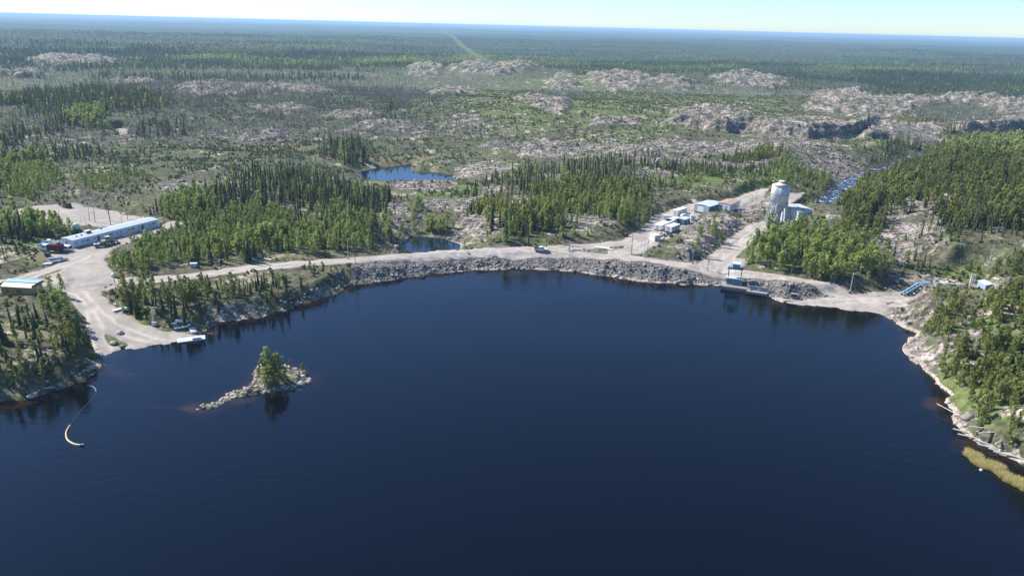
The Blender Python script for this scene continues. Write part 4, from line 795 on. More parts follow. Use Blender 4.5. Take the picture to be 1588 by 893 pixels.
# ------------------------------------------------------------------ tank tower, power house
def streaked(name, base, stain, top=.5):
    g = G(name); a = g.noise(1.1, 4, .6, sz=.06); e = g.noise(.35, 5, .65, off=12); c = g.mix(g.step(.50, .72, a), base, stain); c = g.mix(g.math('MULTIPLY', g.step(.55, .72, e), .5), c, tuple(k * .72 for k in base))
    b = g.node('ShaderNodeBsdfPrincipled'); g.put(b.inputs['Base Color'], c); b.inputs['Roughness'].default_value = .5; b.inputs['Metallic'].default_value = .1; o = g.node('ShaderNodeOutputMaterial'); g.n.links.new(b.outputs[0], o.inputs[0]); return g.m
TANKM = streaked('streaked_tank_steel', (.50, .53, .55), (.36, .32, .28))
def tower():
    p = on(1203, 346); m = mpp((p.x, p.y, p.z + 12)); RT = 13.6 * m
    top = p.z
    # heights from the picture: base v 346, cone foot 331, tank floor 314, tank edge 287
    def zh(v):
        lo, hi = p.z, p.z + 60
        for _ in range(40):
            c = (lo + hi) / 2; vv = float(proj(np.array(p.x), np.array(p.y), np.array(c))[1]); lo, hi = (c, hi) if vv > v else (lo, c)
        return lo - p.z
    z0, z1, z2, z3 = zh(330), zh(315), zh(287), zh(283)
    t = thing('tank_tower', 'tall pale steel tank on legs with funnel bottom above the gorge', 'tank tower', p)
    k = MB().lathe([(RT, z1), (RT, (z1 + z2) / 2 + .25)]+[(RT * 1.0, z2)], 40).build('tank', TANKM, t, True)
    for q in k.data.polygons:
        if abs(q.normal.z) > .9: q.use_smooth = False
    MB().lathe([(RT + .12, (z1 + z2) / 2), (RT + .12, (z1 + z2) / 2 + .45)], 40).build('stiffener_ring', GREYM, k); MB().lathe([(RT + .1, z1 - .2), (RT + .1, z1 + .35)], 40).build('base_ring', GREYM, k)
    MB().lathe([(RT + .15, z2 - .06), (RT * .5, z2 + .75), (.6, z2 + 1.25)], 40).build('roof', TANKTOP, t, True)
    c = MB().lathe([(1.0, z2 + 1.05), (1.0, z2 + 1.7)], 16).build('vent', GREYM, t); MB().lathe([(1.5, z2 + 1.7), (1.2, z2 + 2.0), (.1, z2 + 2.15)], 16).build('vent_cap', WHITE, c)
    MB().lathe([(1.75, z0), (RT * .98, z1 - .15)], 40).build('funnel', GREYM, t, True)
    MB().lathe([(1.75, -.5), (1.75, z0 + .05)], 24).build('standpipe', TANKM, t, True)
    for i in range(8):
        a = 2 * math.pi * (i + .35) / 8; ca, sa = math.cos(a), math.sin(a); q0 = Vector((ca * (RT + .9), sa * (RT + .9), -.6)); q1 = Vector((ca * (RT - .05), sa * (RT - .05), z1 + .4))
        lg = MB().tube(q0, q1, .30, .27, 8).build('leg', TANKM, t); MB().box((q0.x, q0.y, .1), (1.3, 1.3, .7), a).build('footing', CONC, lg)
    b = MB()
    for i in range(8):
        a0, a1 = 2 * math.pi * (i + .35) / 8, 2 * math.pi * (i + 1.35) / 8
        for zz in (z1 * .5,):
            r_ = RT + .45; b.tube((math.cos(a0) * r_, math.sin(a0) * r_, zz), (math.cos(a1) * r_, math.sin(a1) * r_, zz), .07, n=5)
    b.build('bracing', GREYM, t)
    l = MB(); a = -2.5; ca, sa = math.cos(a), math.sin(a); r_ = RT + .35
    for s in (-.25, .25): l.tube((ca * r_ - sa * s, sa * r_ + ca * s, 0), (ca * r_ - sa * s, sa * r_ + ca * s, z2 + .6), .05, n=5)
    for q in range(int(z2 / .6)): l.tube((ca * r_ + sa * .25, sa * r_ - ca * .25, .4 + q * .6), (ca * r_ - sa * .25, sa * r_ + ca * .25, .4 + q * .6), .03, n=4)
    l.build('ladder', GREYM, t)
tower()
t, L = cabin('power_house', 'flat-roofed grey concrete power house behind the tank tower', 'power house', 1210, 341, 1237, 340, 8.5, 7.4, CONCT, mat('pale_flat_roof', (.50, .50, .47), .8), 0, over=.3)
for k in range(3): f = MB().box((L * (.36 + .24 * k), -.03, 3.2), (1.5, .06, 2.2)).build('window', OFFW, t); MB().box((L * (.36 + .24 * k), -.075, 3.2), (1.3, .03, 2.0)).build('pane', mat('pale_glass', (.20, .30, .33), .2, spec=.6), f)
MB().box((L * .12, -.04, 1.5), (1.6, .08, 2.8)).build('door', GREYM, t); MB().box((L * .5, 4, 7.75), (L * .6, .4, .3)).build('roof_kerb', CONC, t)
t_ = MB(); q0, q1 = on(1243, 332), on(1266, 322); q0.z += 1.6; q1.z += 2.2
t_.tube(q0, q1, .3, n=10); o = t_.build('outlet_pipe', DARKM); tag(o, 'dark pipe running from the power house towards the river', 'pipe')
# ------------------------------------------------------------------ intake on the dam
def intake():
    p, rz, _ = frame(1120.5, 450, 1163, 454); m = mpp(p); W = 42.5 * m; t = thing('intake_gatehouse', 'concrete intake deck with tall gate frame and blue hoist cabin over the water', 'gatehouse', (p.x, p.y, 0), rz); t.scale = (.97, .95, .84)
    MB().box((W * .5, 2.6, .35), (W, 5.2, 2.0)).build('pier', CONC, t); d = MB().box((W * .5, 2.5, 1.5), (W + .5, 5.8, .32)).build('deck', CONC, t); MB().box((W * .5, -.43, 1.47), (W + .5, .06, .4)).build('deck_edge', WHITE, d)
    x0, x1 = W * .13, W * .59; 
    g = MB().box(((x0 + x1) / 2, 3.4, 4.6), (x1 - x0 + 1.2, 3.4, .28)).build('upper_platform', OFFW, t); MB().box(((x0 + x1) / 2, 1.75, 3.7), (x1 - x0 + 1.2, .12, 1.3)).build('screen_panel', mat('slate_screen', (.16, .20, .23), .6), g)
    MB().box(((x0 + x1) / 2, 3.6, 2.7), (x1 - x0 + .4, 2.6, 2.1)).build('gate_guide', mat('slate_screen', (.16, .20, .23), .6), t)
    for x in (x0 - .4, x1 + .4, (x0 + x1) / 2):
        for y in (1.8, 5.0): MB().tube((x, y, 1.6), (x, y, 4.4), .14, n=6).build('support_post', GREYM, t)
    for x in (x0, x1):
        for y in (2.6, 4.2): MB().box((x, y, 6.8), (.26, .26, 4.0)).build('frame_post', DARKM, t)
    MB().box(((x0 + x1) / 2, 3.4, 8.9), (x1 - x0 + 1.0, 2.1, .7)).build('cross_beam', mat('slate_blue_steel', (.12, .20, .28), .5), t)
    h = MB().box(((x0 + x1) / 2 + .2, 3.4, 10.1), (x1 - x0 - 2.0, 2.5, 1.7)).build('hoist_cabin', mat('hoist_blue', (.20, .32, .42), .5), t); b = MB(); b.box(((x0 + x1) / 2 + .2, 3.5, 11.1), (x1 - x0 - 1.7, 2.9, .35), top_shift=(0, .1)); b.build('cabin_roof', OFFW, h)
    MB().tube(((x0 + x1) / 2, 3.4, 4.9), ((x0 + x1) / 2, 3.4, 8.6), .06, n=5).build('lift_rod', GREYM, t)
    b = MB()
    for y, xa, xb in ((-.2, 0, W), (5.1, 0, x0)):
        n = max(2, int((xb - xa) / 1.8))
        for k in range(n + 1): x = xa + (xb - xa) * k / n; b.tube((x, y, 1.6), (x, y, 2.7), .04, n=4)
        for z in (2.15, 2.7): b.tube((xa, y, z), (xb, y, z), .035, n=4)
    b.build('railing', GREYM, t)
    for s, x in ((0, -.5), (1, W + .4)): MB().box((x, 3.0, .9), (.5, 6, 1.6)).build('wing_wall', CONC, t)
    q, rz2, l2 = frame(1157, 457.5, 1189, 461.5); t2 = thing('retaining_walkway', 'low concrete walkway with tall thin posts right of the intake deck', 'walkway', (q.x, q.y, .2), rz2)
    MB().box((l2 / 2, 1.2, .55), (l2, 2.4, .8)).build('slab', CONC, t2); MB().box((l2 / 2, 2.6, 1.2), (l2, .3, 2.2)).build('back_wall', mat('cool_grey_concrete', (.30, .31, .32), .85), t2)  # back wall in a slightly cooler grey than the slab
    for k in range(4): pz = MB().box((.08 * l2 + .3 * l2 * k, 2.2, 2.4), (.2, .2, 3.6)).build('post', GREYM, t2)
    b = MB()
    for z in (1.7, 2.4): b.tube((0, .1, z), (l2, .1, z), .04, n=4)
    for k in range(9): b.tube((l2 * k / 8, .1, .9), (l2 * k / 8, .1, 2.4), .04, n=4)
    b.build('railing', GREYM, t2)
    MB().prism([(l2, 0), (l2 + 5, 0), (l2 + 5, .25), (l2, 1.9)], 2.4, 2.9).build('sloped_end_wall', CONC, t2)
    b = MB(); a, c = on(1158, 449), on(1167, 458.5); a.z += 2.2; c.z = .15; b.tube(a, c, .22, n=6); a2 = Vector((a.x + 3, a.y, a.z)); b.tube(a2, Vector((c.x + 3.2, c.y + 1, .4)), .16, n=6); tag(b.build('leaning_timber', WOOD), 'weathered timbers leaning from the intake deck into the water', 'timber')
intake()
p = on(1231, 463); t = thing('notice_box', 'small dark violet box on legs standing on the pale beach', 'box', p, -.15)
MB().box((0, 0, 1.2), (2.1, .9, 1.1)).build('body', NAVY, t); MB().box((.75, -.47, 1.2), (.5, .05, 1.0)).build('panel', DARKM, t); MB().box((0, 0, 1.82), (2.3, 1.1, .12)).build('lid', GREYM, t)
for x in (-.8, .8):
    for y in (-.3, .3): MB().box((x, y, .3), (.12, .12, .8)).build('leg', WOOD, t)
tag(MB().box((0, 0, .12), (6.2, .35, .24)).build('beach_plank', DRIFT), 'pale plank lying on the beach below the dark box', 'plank').location = on(1228, 466.5)
# ------------------------------------------------------------------ blue conduit and white hut on the right bank
a, b_, c_, d_ = on(1398, 458), on(1428, 444), on(1441, 444.5), on(1500, 447)
def up(p, z): return Vector((p.x, p.y, p.z + z))
t = thing('blue_conduit', 'sky blue twin conduit climbing the bank from the road end', 'conduit', a)
A, B_, C_ = up(a, .4) - a, up(b_, 1.3) - a, up(c_, 1.5) - a
dirn = (B_ - A); sd2 = Vector((-dirn.y, dirn.x, 0)).normalized()
MB().path([A + sd2 * .7, B_ + sd2 * .7, C_ + sd2 * .7], .27, 8).build('pipe', BLUEL, t); MB().path([A - sd2 * .7, B_ - sd2 * .7, C_ - sd2 * .7], .27, 8).build('pipe', BLUE, t)
for k in range(6):
    q = A.lerp(B_, (k + .5) / 6); MB().box((q.x, q.y, q.z - .75), (.2, 1.7, 1.0), math.atan2(dirn.y, dirn.x)).build('support', DARKM, t)  # supports coloured dark to give the shadow under the pipes
t = thing('white_pipeline', 'thin white pipeline on short trestles leading to the white hut', 'pipeline', c_)
A, B_ = up(c_, 1.5) - c_, up(d_, 1.3) - c_; MB().tube(A, B_, .2, n=8).build('pipe', WHITE, t)
for k in range(8):
    q = A.lerp(B_, (k + .5) / 8); zz = zat(c_.x + q.x, c_.y + q.y) - c_.z; MB().box((q.x, q.y, (zz + q.z) / 2 - .2), (.18, .18, max(.3, q.z - zz))).build('trestle', GREYM, t)
t, L = cabin('white_hut', 'white hut, front coloured blue-grey for shade, above the right bank trees', 'hut', 1514, 449.5, 1527, 450, 3.4, 2.9, mat('blue_grey_front_shade', (.30, .38, .52), .6), OFFW, .5, end_doors=((1.2, 1.0, 1.9, DARKM),))  # shade of the white front is put into its wall colour
MB().box((-.06, 1.7, 1.45), (.09, 3.4, 2.95)).build('lit_end_wall', WHITE, t); MB().box((-3.0, 1.2, .25), (4.5, 2.5, .3)).build('porch_deck', WOOD, t)  # white panel colours the lit end of the hut
p = on(1504.5, 447); t = thing('vent_stack', 'upright white double pipe beside the white hut', 'vent pipe', p)
for x in (-.4, .4): MB().tube((x, 0, -.2), (x, 0, 4.6), .28, n=8).build('pipe', WHITE, t)
MB().box((0, 0, 4.7), (1.7, .8, .2)).build('cap', GREYM, t)
# ------------------------------------------------------------------ poles
def pole(u, v, vt, label, kind='plain', m=None, r=.11, name='utility_pole', cat='pole', group='poles along the dam and roads'):
    p = on(u, v); lo, hi = 0, 60
    for _ in range(30):
        c = (lo + hi) / 2; vv = float(proj(np.array(p.x), np.array(p.y), np.array(p.z + c))[1]); lo, hi = (c, hi) if vv > vt else (lo, c)
    H = lo; m = m or TIMB; t = thing(name, label, cat, p, rn.uniform(-.3, .3), group)
    MB().tube((0, 0, -.5), (0, 0, H), r, r * .65, 7).build('shaft', m, t)
    if kind == 'lamp':
        MB().path([(0, 0, H - .4), (.6, 0, H + .05), (1.3, 0, H + .1)], .05, 5).build('arm', m, t); h = MB().box((1.55, 0, H + .06), (.7, .3, .16)).build('lamp_head', GREYM, t); MB().box((1.55, 0, H - .04), (.5, .2, .05)).build('lens', LAMP, h)
    if kind == 'cross':
        c = MB().box((0, .18, H - .5), (2.4, .14, .16)).build('crossarm', m, t)
        for x in (-1.05, -.4, .4, 1.05): MB().tube((x, .18, H - .42), (x, .18, H - .15), .06, n=5).build('insulator', GREYM, c)
        MB().tube((.3, 0, H - 2.2), (.3, 0, H - 1.2), .22, n=8).build('transformer', GREYM, t)
    if kind == 'box':
        MB().box((0, -.3, 1.3), (.6, .35, .9)).build('meter_box', GREYM, t)
    if kind in ('plain', 'lamp', 'box'): MB().lathe([(.5, -.3), (.45, .35)], 10).build('base_collar', CONC, t)
    return t, H
t, H = pole(182, 461, 430, 'dark pole with round yellow beacon beside the road junction', 'none')
MB().lathe([(.2, H - .1), (.8, H + .3), (.85, H + 1.0), (.3, H + 1.5), (.05, H + 1.6)], 14).build('beacon', CREAM, t); MB().box((.5, 0, H), (1.4, .5, .5)).build('beacon_mount', DARKM, t)
t, H = pole(238.5, 503, 476, 'white pole with a small lamp standing on the boat ramp', 'lamp', WHITE, .16); MB().box((.6, -.4, .5), (1.4, 1.0, 1.0)).build('control_box', GREYM, t); MB().box((-.9, .2, .4), (.9, .9, .8)).build('fuel_box', DARKM, t)
pole(13, 407, 363, 'dark utility pole left of the camp yard', 'cross')
pole(7.5, 404, 362, 'second dark pole close beside the utility pole at far left', 'plain')
pole(256, 356, 342, 'short pole at the far end of the long camp building', 'plain', TIMB, .1)
pole(340.5, 417, 403, 'short white lamp post by the shore road among the aspens', 'lamp', WHITE, .1)
pole(540, 401, 371, 'white lamp post on the land side of the dam road', 'lamp', WHITE)
pole(551, 409, 372, 'brown lamp pole at the left end of the rock dam', 'lamp', TIMB)
pole(726, 393, 377, 'thin pole on the dam road near the small pond', 'plain', GREYM, .09)
pole(847, 388, 354, 'tall dark pole right beside the pickup truck', 'plain', TIMB, .14)
pole(882.5, 390, 377, 'short pole between the pickup and the grass strip', 'box', WOOD, .1)
pole(979, 394, 360, 'tall leaning brown pole at the corner of the yard road', 'plain', WOOD, .16)
pole(998.5, 399, 369, 'pale pole on a white box where the dam road forks', 'box', OFFW, .15)
pole(1003.5, 397, 371, 'dark thin pole close behind the pale boxed pole', 'plain', TIMB, .1)
pole(1073.5, 409, 386, 'green-grey lamp pole in front of the rock face', 'lamp', mat('green_grey_steel', (.20, .28, .28), .5), .14)
pole(1097, 420, 397, 'dark pole on the lake edge of the dam road', 'cross', DARKM, .11)
pole(1090, 347, 322, 'slim pole in front of the workshop corner', 'plain', GREENP, .1); pole(1069, 352, 333, 'slim dark pole beside the blue-roofed shed', 'plain', TIMB, .1); pole(1030, 360, 344, 'slim pole among the white trailers', 'plain', TIMB, .1); pole(1146, 330, 305, 'thin pole right of the white cabin', 'plain', GREYM, .09)
pole(1318.5, 451, 423, 'white street lamp on a boulder base by the right dam road', 'lamp', OFFW, .1)
pole(1441.5, 447, 429, 'dark pole at the top of the blue conduit', 'cross', TIMB, .13)
pole(1511, 447, 427, 'dark leaning pole next to the white hut', 'plain', TIMB, .14)
pole(125, 492, 480, 'thin white marker post in the brush by the ramp road', 'plain', OFFW, .08)
pole(1166, 312, 303, 'thin post on the pale track left of the tower', 'plain', TIMB, .08); pole(1172, 309, 298, 'second thin post on the pale track left of the tower', 'plain', TIMB, .08)
pole(905, 386, 378, 'small marker post at the edge of the grass strip', 'plain', OFFW, .06)
def mast(u, v, vt, wd, label, bent=False, name='radio_mast', cat='mast', group=None, m=None):
    p = on(u, v); lo, hi = 0, 90
    for _ in range(30):
        c = (lo + hi) / 2; vv = float(proj(np.array(p.x), np.array(p.y), np.array(p.z + c))[1]); lo, hi = (c, hi) if vv > vt else (lo, c)
    H = lo; t = thing(name, label, cat, p, .4, group); m = m or OFFW; L = [Vector((wd * math.cos(a), wd * math.sin(a), 0)) for a in (0.5, 2.6, 4.7)]
    for q in L: MB().tube((q.x, q.y, -.5), (q.x * .55, q.y * .55, H), .075, .06, 5).build('leg', m, t)
    b = MB(); n = max(5, int(H / (2.2 * wd)))
    for k in range(n):
        f0, f1 = k / n, (k + 1) / n
        for i in range(3):
            A, C = L[i] * (1 - .45 * f0), L[(i + 1) % 3] * (1 - .45 * f1); b.tube((A.x, A.y, H * f0), (C.x, C.y, H * f1), .04, n=4)
    b.build('lattice', m, t)
    if bent: MB().path([(0, 0, H - .3), (.7, -.2, H + 1.0), (1.8, -.5, H + 1.7)], .28, 6).build('antenna', WHITE, t)
    return t, H
mast(1014, 283, 250, .6, 'white lattice radio mast with bent top behind the spruces', True)
for (u, v, vt, lab) in ((876, 164, 140, 'nearest grey transmission tower on the green hill'), (829, 130, 112, 'farther grey transmission tower on the pink outcrop'), (755, 106, 96, 'transmission tower at the foot of the cleared line')):
    t, H = mast(u, v, vt, .8, lab, False, 'transmission_tower', 'pylon', 'pylons of the power line', GREYM)
    for z in (H - .4, H * .82): c = MB().box((0, 0, z), (7.0, .35, .35)).build('crossarm', GREYM, t); [MB().tube((x, 0, z - 1.0), (x, 0, z - .1), .12, n=5).build('insulator', OFFW, c) for x in (-3.2, 0, 3.2)]
p = on(1530, 424); t, H = pole(1530, 424, 352, 'tall grey power pole with long crossarm above the right-hand forest', 'none', GREYM, .12); MB().box((0, 0, H - .3), (4.6, .2, .2)).build('crossarm', GREYM, t); MB().box((.3, 0, H * .35), (.6, .4, 1.2)).build('equipment_box', OFFW, t)
# ------------------------------------------------------------------ vehicles
def wheel(t, x, y, r, wdt=.28):
    w_ = MB().tube((x, y - wdt / 2, r), (x, y + wdt / 2, r), r, n=14).build('wheel', RUBBER, t); MB().tube((x, y - wdt / 2 - .012, r), (x, y + wdt / 2 + .012, r), r * .55, n=10).build('rim', GREYM, w_)
def vehicle(name, label, cat, u, v, rz, kind, m, m2=None):
    t = thing(name, label, cat, on(u, v), rz)
    if kind == 'pickup':
        MB().prism([(-2.8, .55), (2.75, .55), (2.8, .95), (2.6, 1.15), (1.3, 1.25), (-2.8, 1.2)], -.95, .95).build('body', m, t)
        c = MB().prism([(-.75, 1.2), (1.35, 1.22), (.75, 1.85), (-.6, 1.88)], -.85, .85).build('cab', m, t)
        MB().prism([(.72, 1.72), (.82, 1.72), (1.28, 1.3), (1.2, 1.3)], -.78, .78).build('windshield', GLASS, c)
        for s in (-1, 1): MB().prism([(-.5, 1.32), (1.05, 1.32), (.7, 1.75), (-.45, 1.78)], s * .86 - .02, s * .86 + .02).build('side_window', GLASS, c)
        MB().box((-1.8, 0, 1.35), (1.9, 1.6, .5)).build('load', m2 or DARKM, t); MB().tube((-1.2, -.5, 1.5), (-2.4, .3, 1.9), .18, n=6).build('load', DARKM, t)
        for s in (-1, 1): MB().box((2.79, s * .65, .85), (.06, .35, .18)).build('headlight', LAMP, t)
        for x in (-1.75, 1.75): wheel(t, x, -.82, .42); wheel(t, x, .82, .42)
    if kind == 'van':
        MB().prism([(-2.5, .5), (2.5, .5), (2.55, 1.0), (2.35, 1.25), (1.7, 2.1), (1.3, 2.25), (-2.4, 2.25), (-2.5, 2.0)], -.95, .95).build('body', m, t)
        MB().prism([(1.72, 2.02), (1.80, 2.02), (2.34, 1.33), (2.26, 1.33)], -.85, .85).build('windshield', GLASS, t)
        for s in (-1, 1): MB().box((-.2, s * .96, 1.7), (3.4, .04, .55)).build('side_window', GLASS, t); MB().box((2.5, s * .7, .9), (.1, .3, .2)).build('headlight', LAMP, t)
        for x in (-1.6, 1.6): wheel(t, x, -.82, .38); wheel(t, x, .82, .38)
    if kind == 'truck':
        MB().box((0, 0, .85), (7.2, 1.1, .35)).build('chassis', DARKM, t)
        c = MB().prism([(1.7, 1.0), (3.7, 1.0), (3.7, 1.9), (3.3, 2.9), (1.7, 2.95)], -1.15, 1.15).build('cab', WHITE, t); MB().prism([(3.34, 2.75), (3.42, 2.75), (3.74, 1.98), (3.66, 1.98)], -1.0, 1.0).build('windshield', GLASS, c)
        for s in (-1, 1): MB().box((2.7, s * 1.16, 2.3), (1.0, .04, .7)).build('side_window', GLASS, c)
        MB().box((-1.1, 0, 2.0), (5.0, 2.4, 2.0), taper=1.06).build('dump_box', m, t); MB().box((-1.1, 0, 3.05), (4.6, 2.1, .4)).build('load', RUST, t); MB().box((-2.4, 0, 3.4), (.9, .9, .8)).build('load', DARKM, t)
        for x in (2.6, -1.4, -2.6): wheel(t, x, -1.0, .52, .4); wheel(t, x, 1.0, .52, .4)
    if kind == 'car':
        MB().prism([(-2.1, .4), (2.1, .4), (2.15, .8), (1.2, .95), (-2.1, .95)], -.85, .85).build('body', m, t); c = MB().prism([(-1.7, .95), (1.1, .95), (.5, 1.5), (-1.4, 1.5)], -.75, .75).build('cabin', m, t)
        for s in (-1, 1): MB().prism([(-1.45, 1.02), (.85, 1.02), (.45, 1.42), (-1.3, 1.42)], s * .76 - .02, s * .76 + .02).build('side_window', GLASS, c)
        for x in (-1.3, 1.3): wheel(t, x, -.75, .33); wheel(t, x, .75, .33)
    if kind == 'loader':
        MB().box((-1.0, 0, 1.3), (2.8, 1.8, 1.0)).build('body', m, t); MB().box((1.2, 0, 1.1), (1.8, 1.2, .7)).build('front_frame', m, t)
        c = MB().box((-.2, 0, 2.5), (1.5, 1.5, 1.6)).build('cab', CREAM, t); MB().box((-.2, 0, 2.6), (1.54, 1.54, .8)).build('cab_window', GLASS, c)
        for s in (-1, 1): MB().path([(.6, s * .55, 1.7), (2.3, s * .55, 1.4), (3.0, s * .55, .7)], .14, 6).build('lift_arm', m, t)
        MB().prism([(2.9, .2), (3.9, .15), (3.9, .3), (3.2, .5), (3.1, 1.2), (2.9, 1.3)], -1.2, 1.2).build('bucket', DARKM, t)
        for x in (-1.5, 1.5): wheel(t, x, -1.0, .75, .5); wheel(t, x, 1.0, .75, .5)
    if kind == 'digger':
        for s in (-1, 1): MB().prism([(-1.7, .1), (1.7, .1), (2.0, .5), (1.7, .85), (-1.7, .85), (-2.0, .5)], s * 1.0 - .3, s * 1.0 + .3).build('track', DARKM, t)
        MB().box((-.4, 0, 1.6), (3.0, 2.4, 1.2)).build('body', m, t); c = MB().box((.6, .7, 2.6), (1.3, 1.0, 1.5)).build('cab', m, t); MB().box((.6, .7, 2.75), (1.34, 1.04, .9)).build('cab_window', GLASS, c)
        MB().path([(1.0, -.2, 1.8), (3.4, -.2, 4.2), (5.4, -.2, 3.4)], .26, 6).build('boom', m, t); MB().path([(5.4, -.2, 3.5), (5.9, -.2, 1.2)], .2, 6).build('stick', m, t); MB().prism([(5.5, .3), (6.4, .2), (6.3, 1.0), (5.8, 1.3)], -.8, .4).build('bucket', DARKM, t)
    return t
vehicle('pickup_truck', 'white pickup with dark loaded bed parked on the rock dam', 'pickup', 839, 389.5, -.03, 'pickup', WHITE)
vehicle('pickup_truck', 'dark pickup parked along the camp building beside the loader', 'pickup', 159, 383, .5, 'pickup', mat('dark_green_paint', (.04, .055, .05), .35), WHITE)
vehicle('loader', 'tan front loader standing before the long camp building', 'loader', 169, 379, .45, 'loader', mat('machine_tan', (.48, .34, .16), .6))
vehicle('dump_truck', 'dark red dump truck with white cab in the camp yard', 'truck', 83, 391, 3.1, 'truck', RED)
vehicle('van', 'white van parked between the red truck and camp building', 'van', 103, 389.5, -.15, 'van', WHITE)
vehicle('car', 'small white car between the long trailer and blue-roofed shed', 'car', 1062, 336.5, .3, 'car', WHITE)
vehicle('excavator', 'rust-brown excavator at the back of the sandy pit', 'excavator', 104, 322, 2.6, 'digger', RUST)
# ------------------------------------------------------------------ yard and ramp things
def slab(name, label, cat, u, v, d, rz, m, z=0, group=None, legs=0):
    p = on(u, v); t = thing(name, label, cat, (p.x, p.y, p.z + z), rz, group); MB().box((0, 0, d[2] / 2), d).build('deck', m, t)
    b = MB(); n = max(2, int(d[0] / .8))
    for k in range(1, n): b.box((-d[0] / 2 + d[0] * k / n, 0, d[2] + .012), (.05, d[1] * .98, .02))
    b.build('seam', GREYM, t)
    return t
def skiff(label, u, v, rz, L, m, inner, flip=False, name='skiff', cat='boat', motor=True):
    t = thing(name, label, cat, on(u, v), rz); n = 7; V = []; W = L * .2
    for i in range(n):
        f = i / (n - 1); x = (f - .5) * L; w_ = W * (1 - max(0, (f - .55) / .45) ** 2 * .95); k = .18 * max(0, (f - .6) / .4)
        V += [(x, -w_, .65 + k), (x, -w_ * .7, .12 + k), (x, 0, .02 + k * 1.4), (x, w_ * .7, .12 + k), (x, w_, .65 + k)]
    F = [(5 * i + j, 5 * i + j + 1, 5 * i + 5 + j + 1, 5 * i + 5 + j) for i in range(n - 1) for j in range(4)] + [(0, 1, 2, 3, 4)]
    if flip: V = [(x, y, .75 - z) for x, y, z in V]
    h = MB().add(V, F).build('hull', m, t); h.data.materials[0] = m; s = h.modifiers.new('thick', 'SOLIDIFY'); s.thickness = .06
    if flip: MB().box((0, 0, .72), (L * .8, .1, .1)).build('keel', GREYM, t)
    else:
        for f in (-.3, 0, .22): MB().box((f * L, 0, .45), (.28, W * 1.7, .06)).build('bench', inner, t)
        if motor: MB().box((-L / 2 - .15, 0, .75), (.35, .4, .6)).build('outboard_motor', DARKM, t)
    return t
skiff('white skiff with dark motor pulled up on the boat ramp', 283, 508, .5, 4.6, WHITE, GREYM)
skiff('pale green flipped boat on a trestle in the grass above the ramp', 203, 479.5, .15, 5.2, GREENP, GREENP, True)
slab('white_board', 'long white panel lying slanted in the grass above the ramp', 'panel', 191, 478, (6.2, 1.3, .25), .95, WHITE)
slab('dock_section', 'white dock section lying on the shore beside the skiff', 'dock', 298, 511, (5.4, 1.6, .4), -.95, WHITE)
t = slab('floating_dock', 'white floating dock on dark pontoons at the end of the ramp', 'dock', 297, 528, (7.4, 3.0, .3), .42, WHITE, .35)
for y in (-.9, .9): MB().tube((-3.5, y, -.05), (3.5, y, -.05), .38, n=10).build('pontoon', DARKM, t)
MB().box((1.5, -1.1, .55), (2.4, .4, .5)).build('bench', GREYM, t)
skiff('upturned white rowing boat by the spruces beside the ramp', 282, 498, .05, 3.6, WHITE, GREYM, True)
slab('white_crate', 'small white crate lid left of the upturned rowing boat', 'crate', 270, 502, (1.6, 1.1, .6), .2, WHITE)
slab('white_board', 'white panel flat on the mud left of the dock section', 'panel', 275, 508, (1.8, .9, .2), .4, WHITE)
heap('stone_pile', 'small white pile of bags above the slanted panel', 'pile', 183, 473, [(WHITE, 'bag'), (GREYM, 'block')], 8, 1.1, .7)
skiff('white boat on the gravel at the camp yard edge', 83, 407, .35, 5.0, WHITE, GREYM)
skiff('grey boat beside the white boat in the camp yard', 94, 405, .45, 5.2, GREYM, DARKM)
skiff('grey covered boat lying behind the white yard boat', 87, 402, .4, 4.4, mat('grey_tarp', (.34, .36, .38), .7), GREYM, True)
slab('white_board', 'white board on the ground left of the yard boats', 'panel', 73, 409, (3.2, 1.5, .2), .3, WHITE)
p = on(74.5, 398); t = thing('green_bin', 'dark green bin on the grass left of the red truck', 'bin', p, .1); MB().box((0, 0, .7), (1.6, 1.2, 1.4), taper=1.05).build('body', mat('bin_green', (.04, .09, .07), .6), t); MB().box((0, 0, 1.45), (1.75, 1.35, .1)).build('lid', DARKM, t)
heap('board_pile', 'white pile of foam boards on bare ground left of the yard', 'pile', 47, 386.5, [(WHITE, 'board'), (OFFW, 'sheet')], 16, 3.6, .6)
heap('equipment_pile', 'blue tarped equipment between the red truck and camp building', 'equipment', 78, 379, [(BLUE, 'tarp'), (BLUEL, 'tank'), (OFFW, 'crate')], 22, 3.2, 1.5)
p = on(120, 361); t = thing('water_tank', 'pale green upright water tank behind the camp building', 'tank', p); MB().lathe([(1.2, 1.6), (1.25, 3.2), (.9, 3.7), (.3, 3.9)], 18).build('tank', GREENP, t, True); MB().box((0, 0, .75), (2.2, 2.2, 1.6)).build('stand', DARKM, t); MB().tube((-1.6, 0, 0), (-1.6, 0, 3.4), .08).build('pipe', GREYM, t)
p = on(301, 415); t = thing('utility_cabinet', 'pale utility cabinet beside the road among the aspens', 'cabinet', p, .2); MB().box((0, 0, .9), (2.4, 1.4, 1.6)).build('body', OFFW, t); MB().box((-.5, -.73, .9), (1.0, .05, 1.3)).build('door', GREYM, t); MB().box((0, 0, .05), (2.8, 1.8, .3)).build('plinth', CONC, t)
slab('concrete_slab', 'pale stacked planks on the grass strip right of the pickup', 'planks', 934, 385, (6.0, 1.8, .35), -.25, WHITE); slab('concrete_slab', 'second pale plank stack at the right end of the grass strip', 'planks', 944, 386.5, (3.6, 1.6, .3), -.5, OFFW)
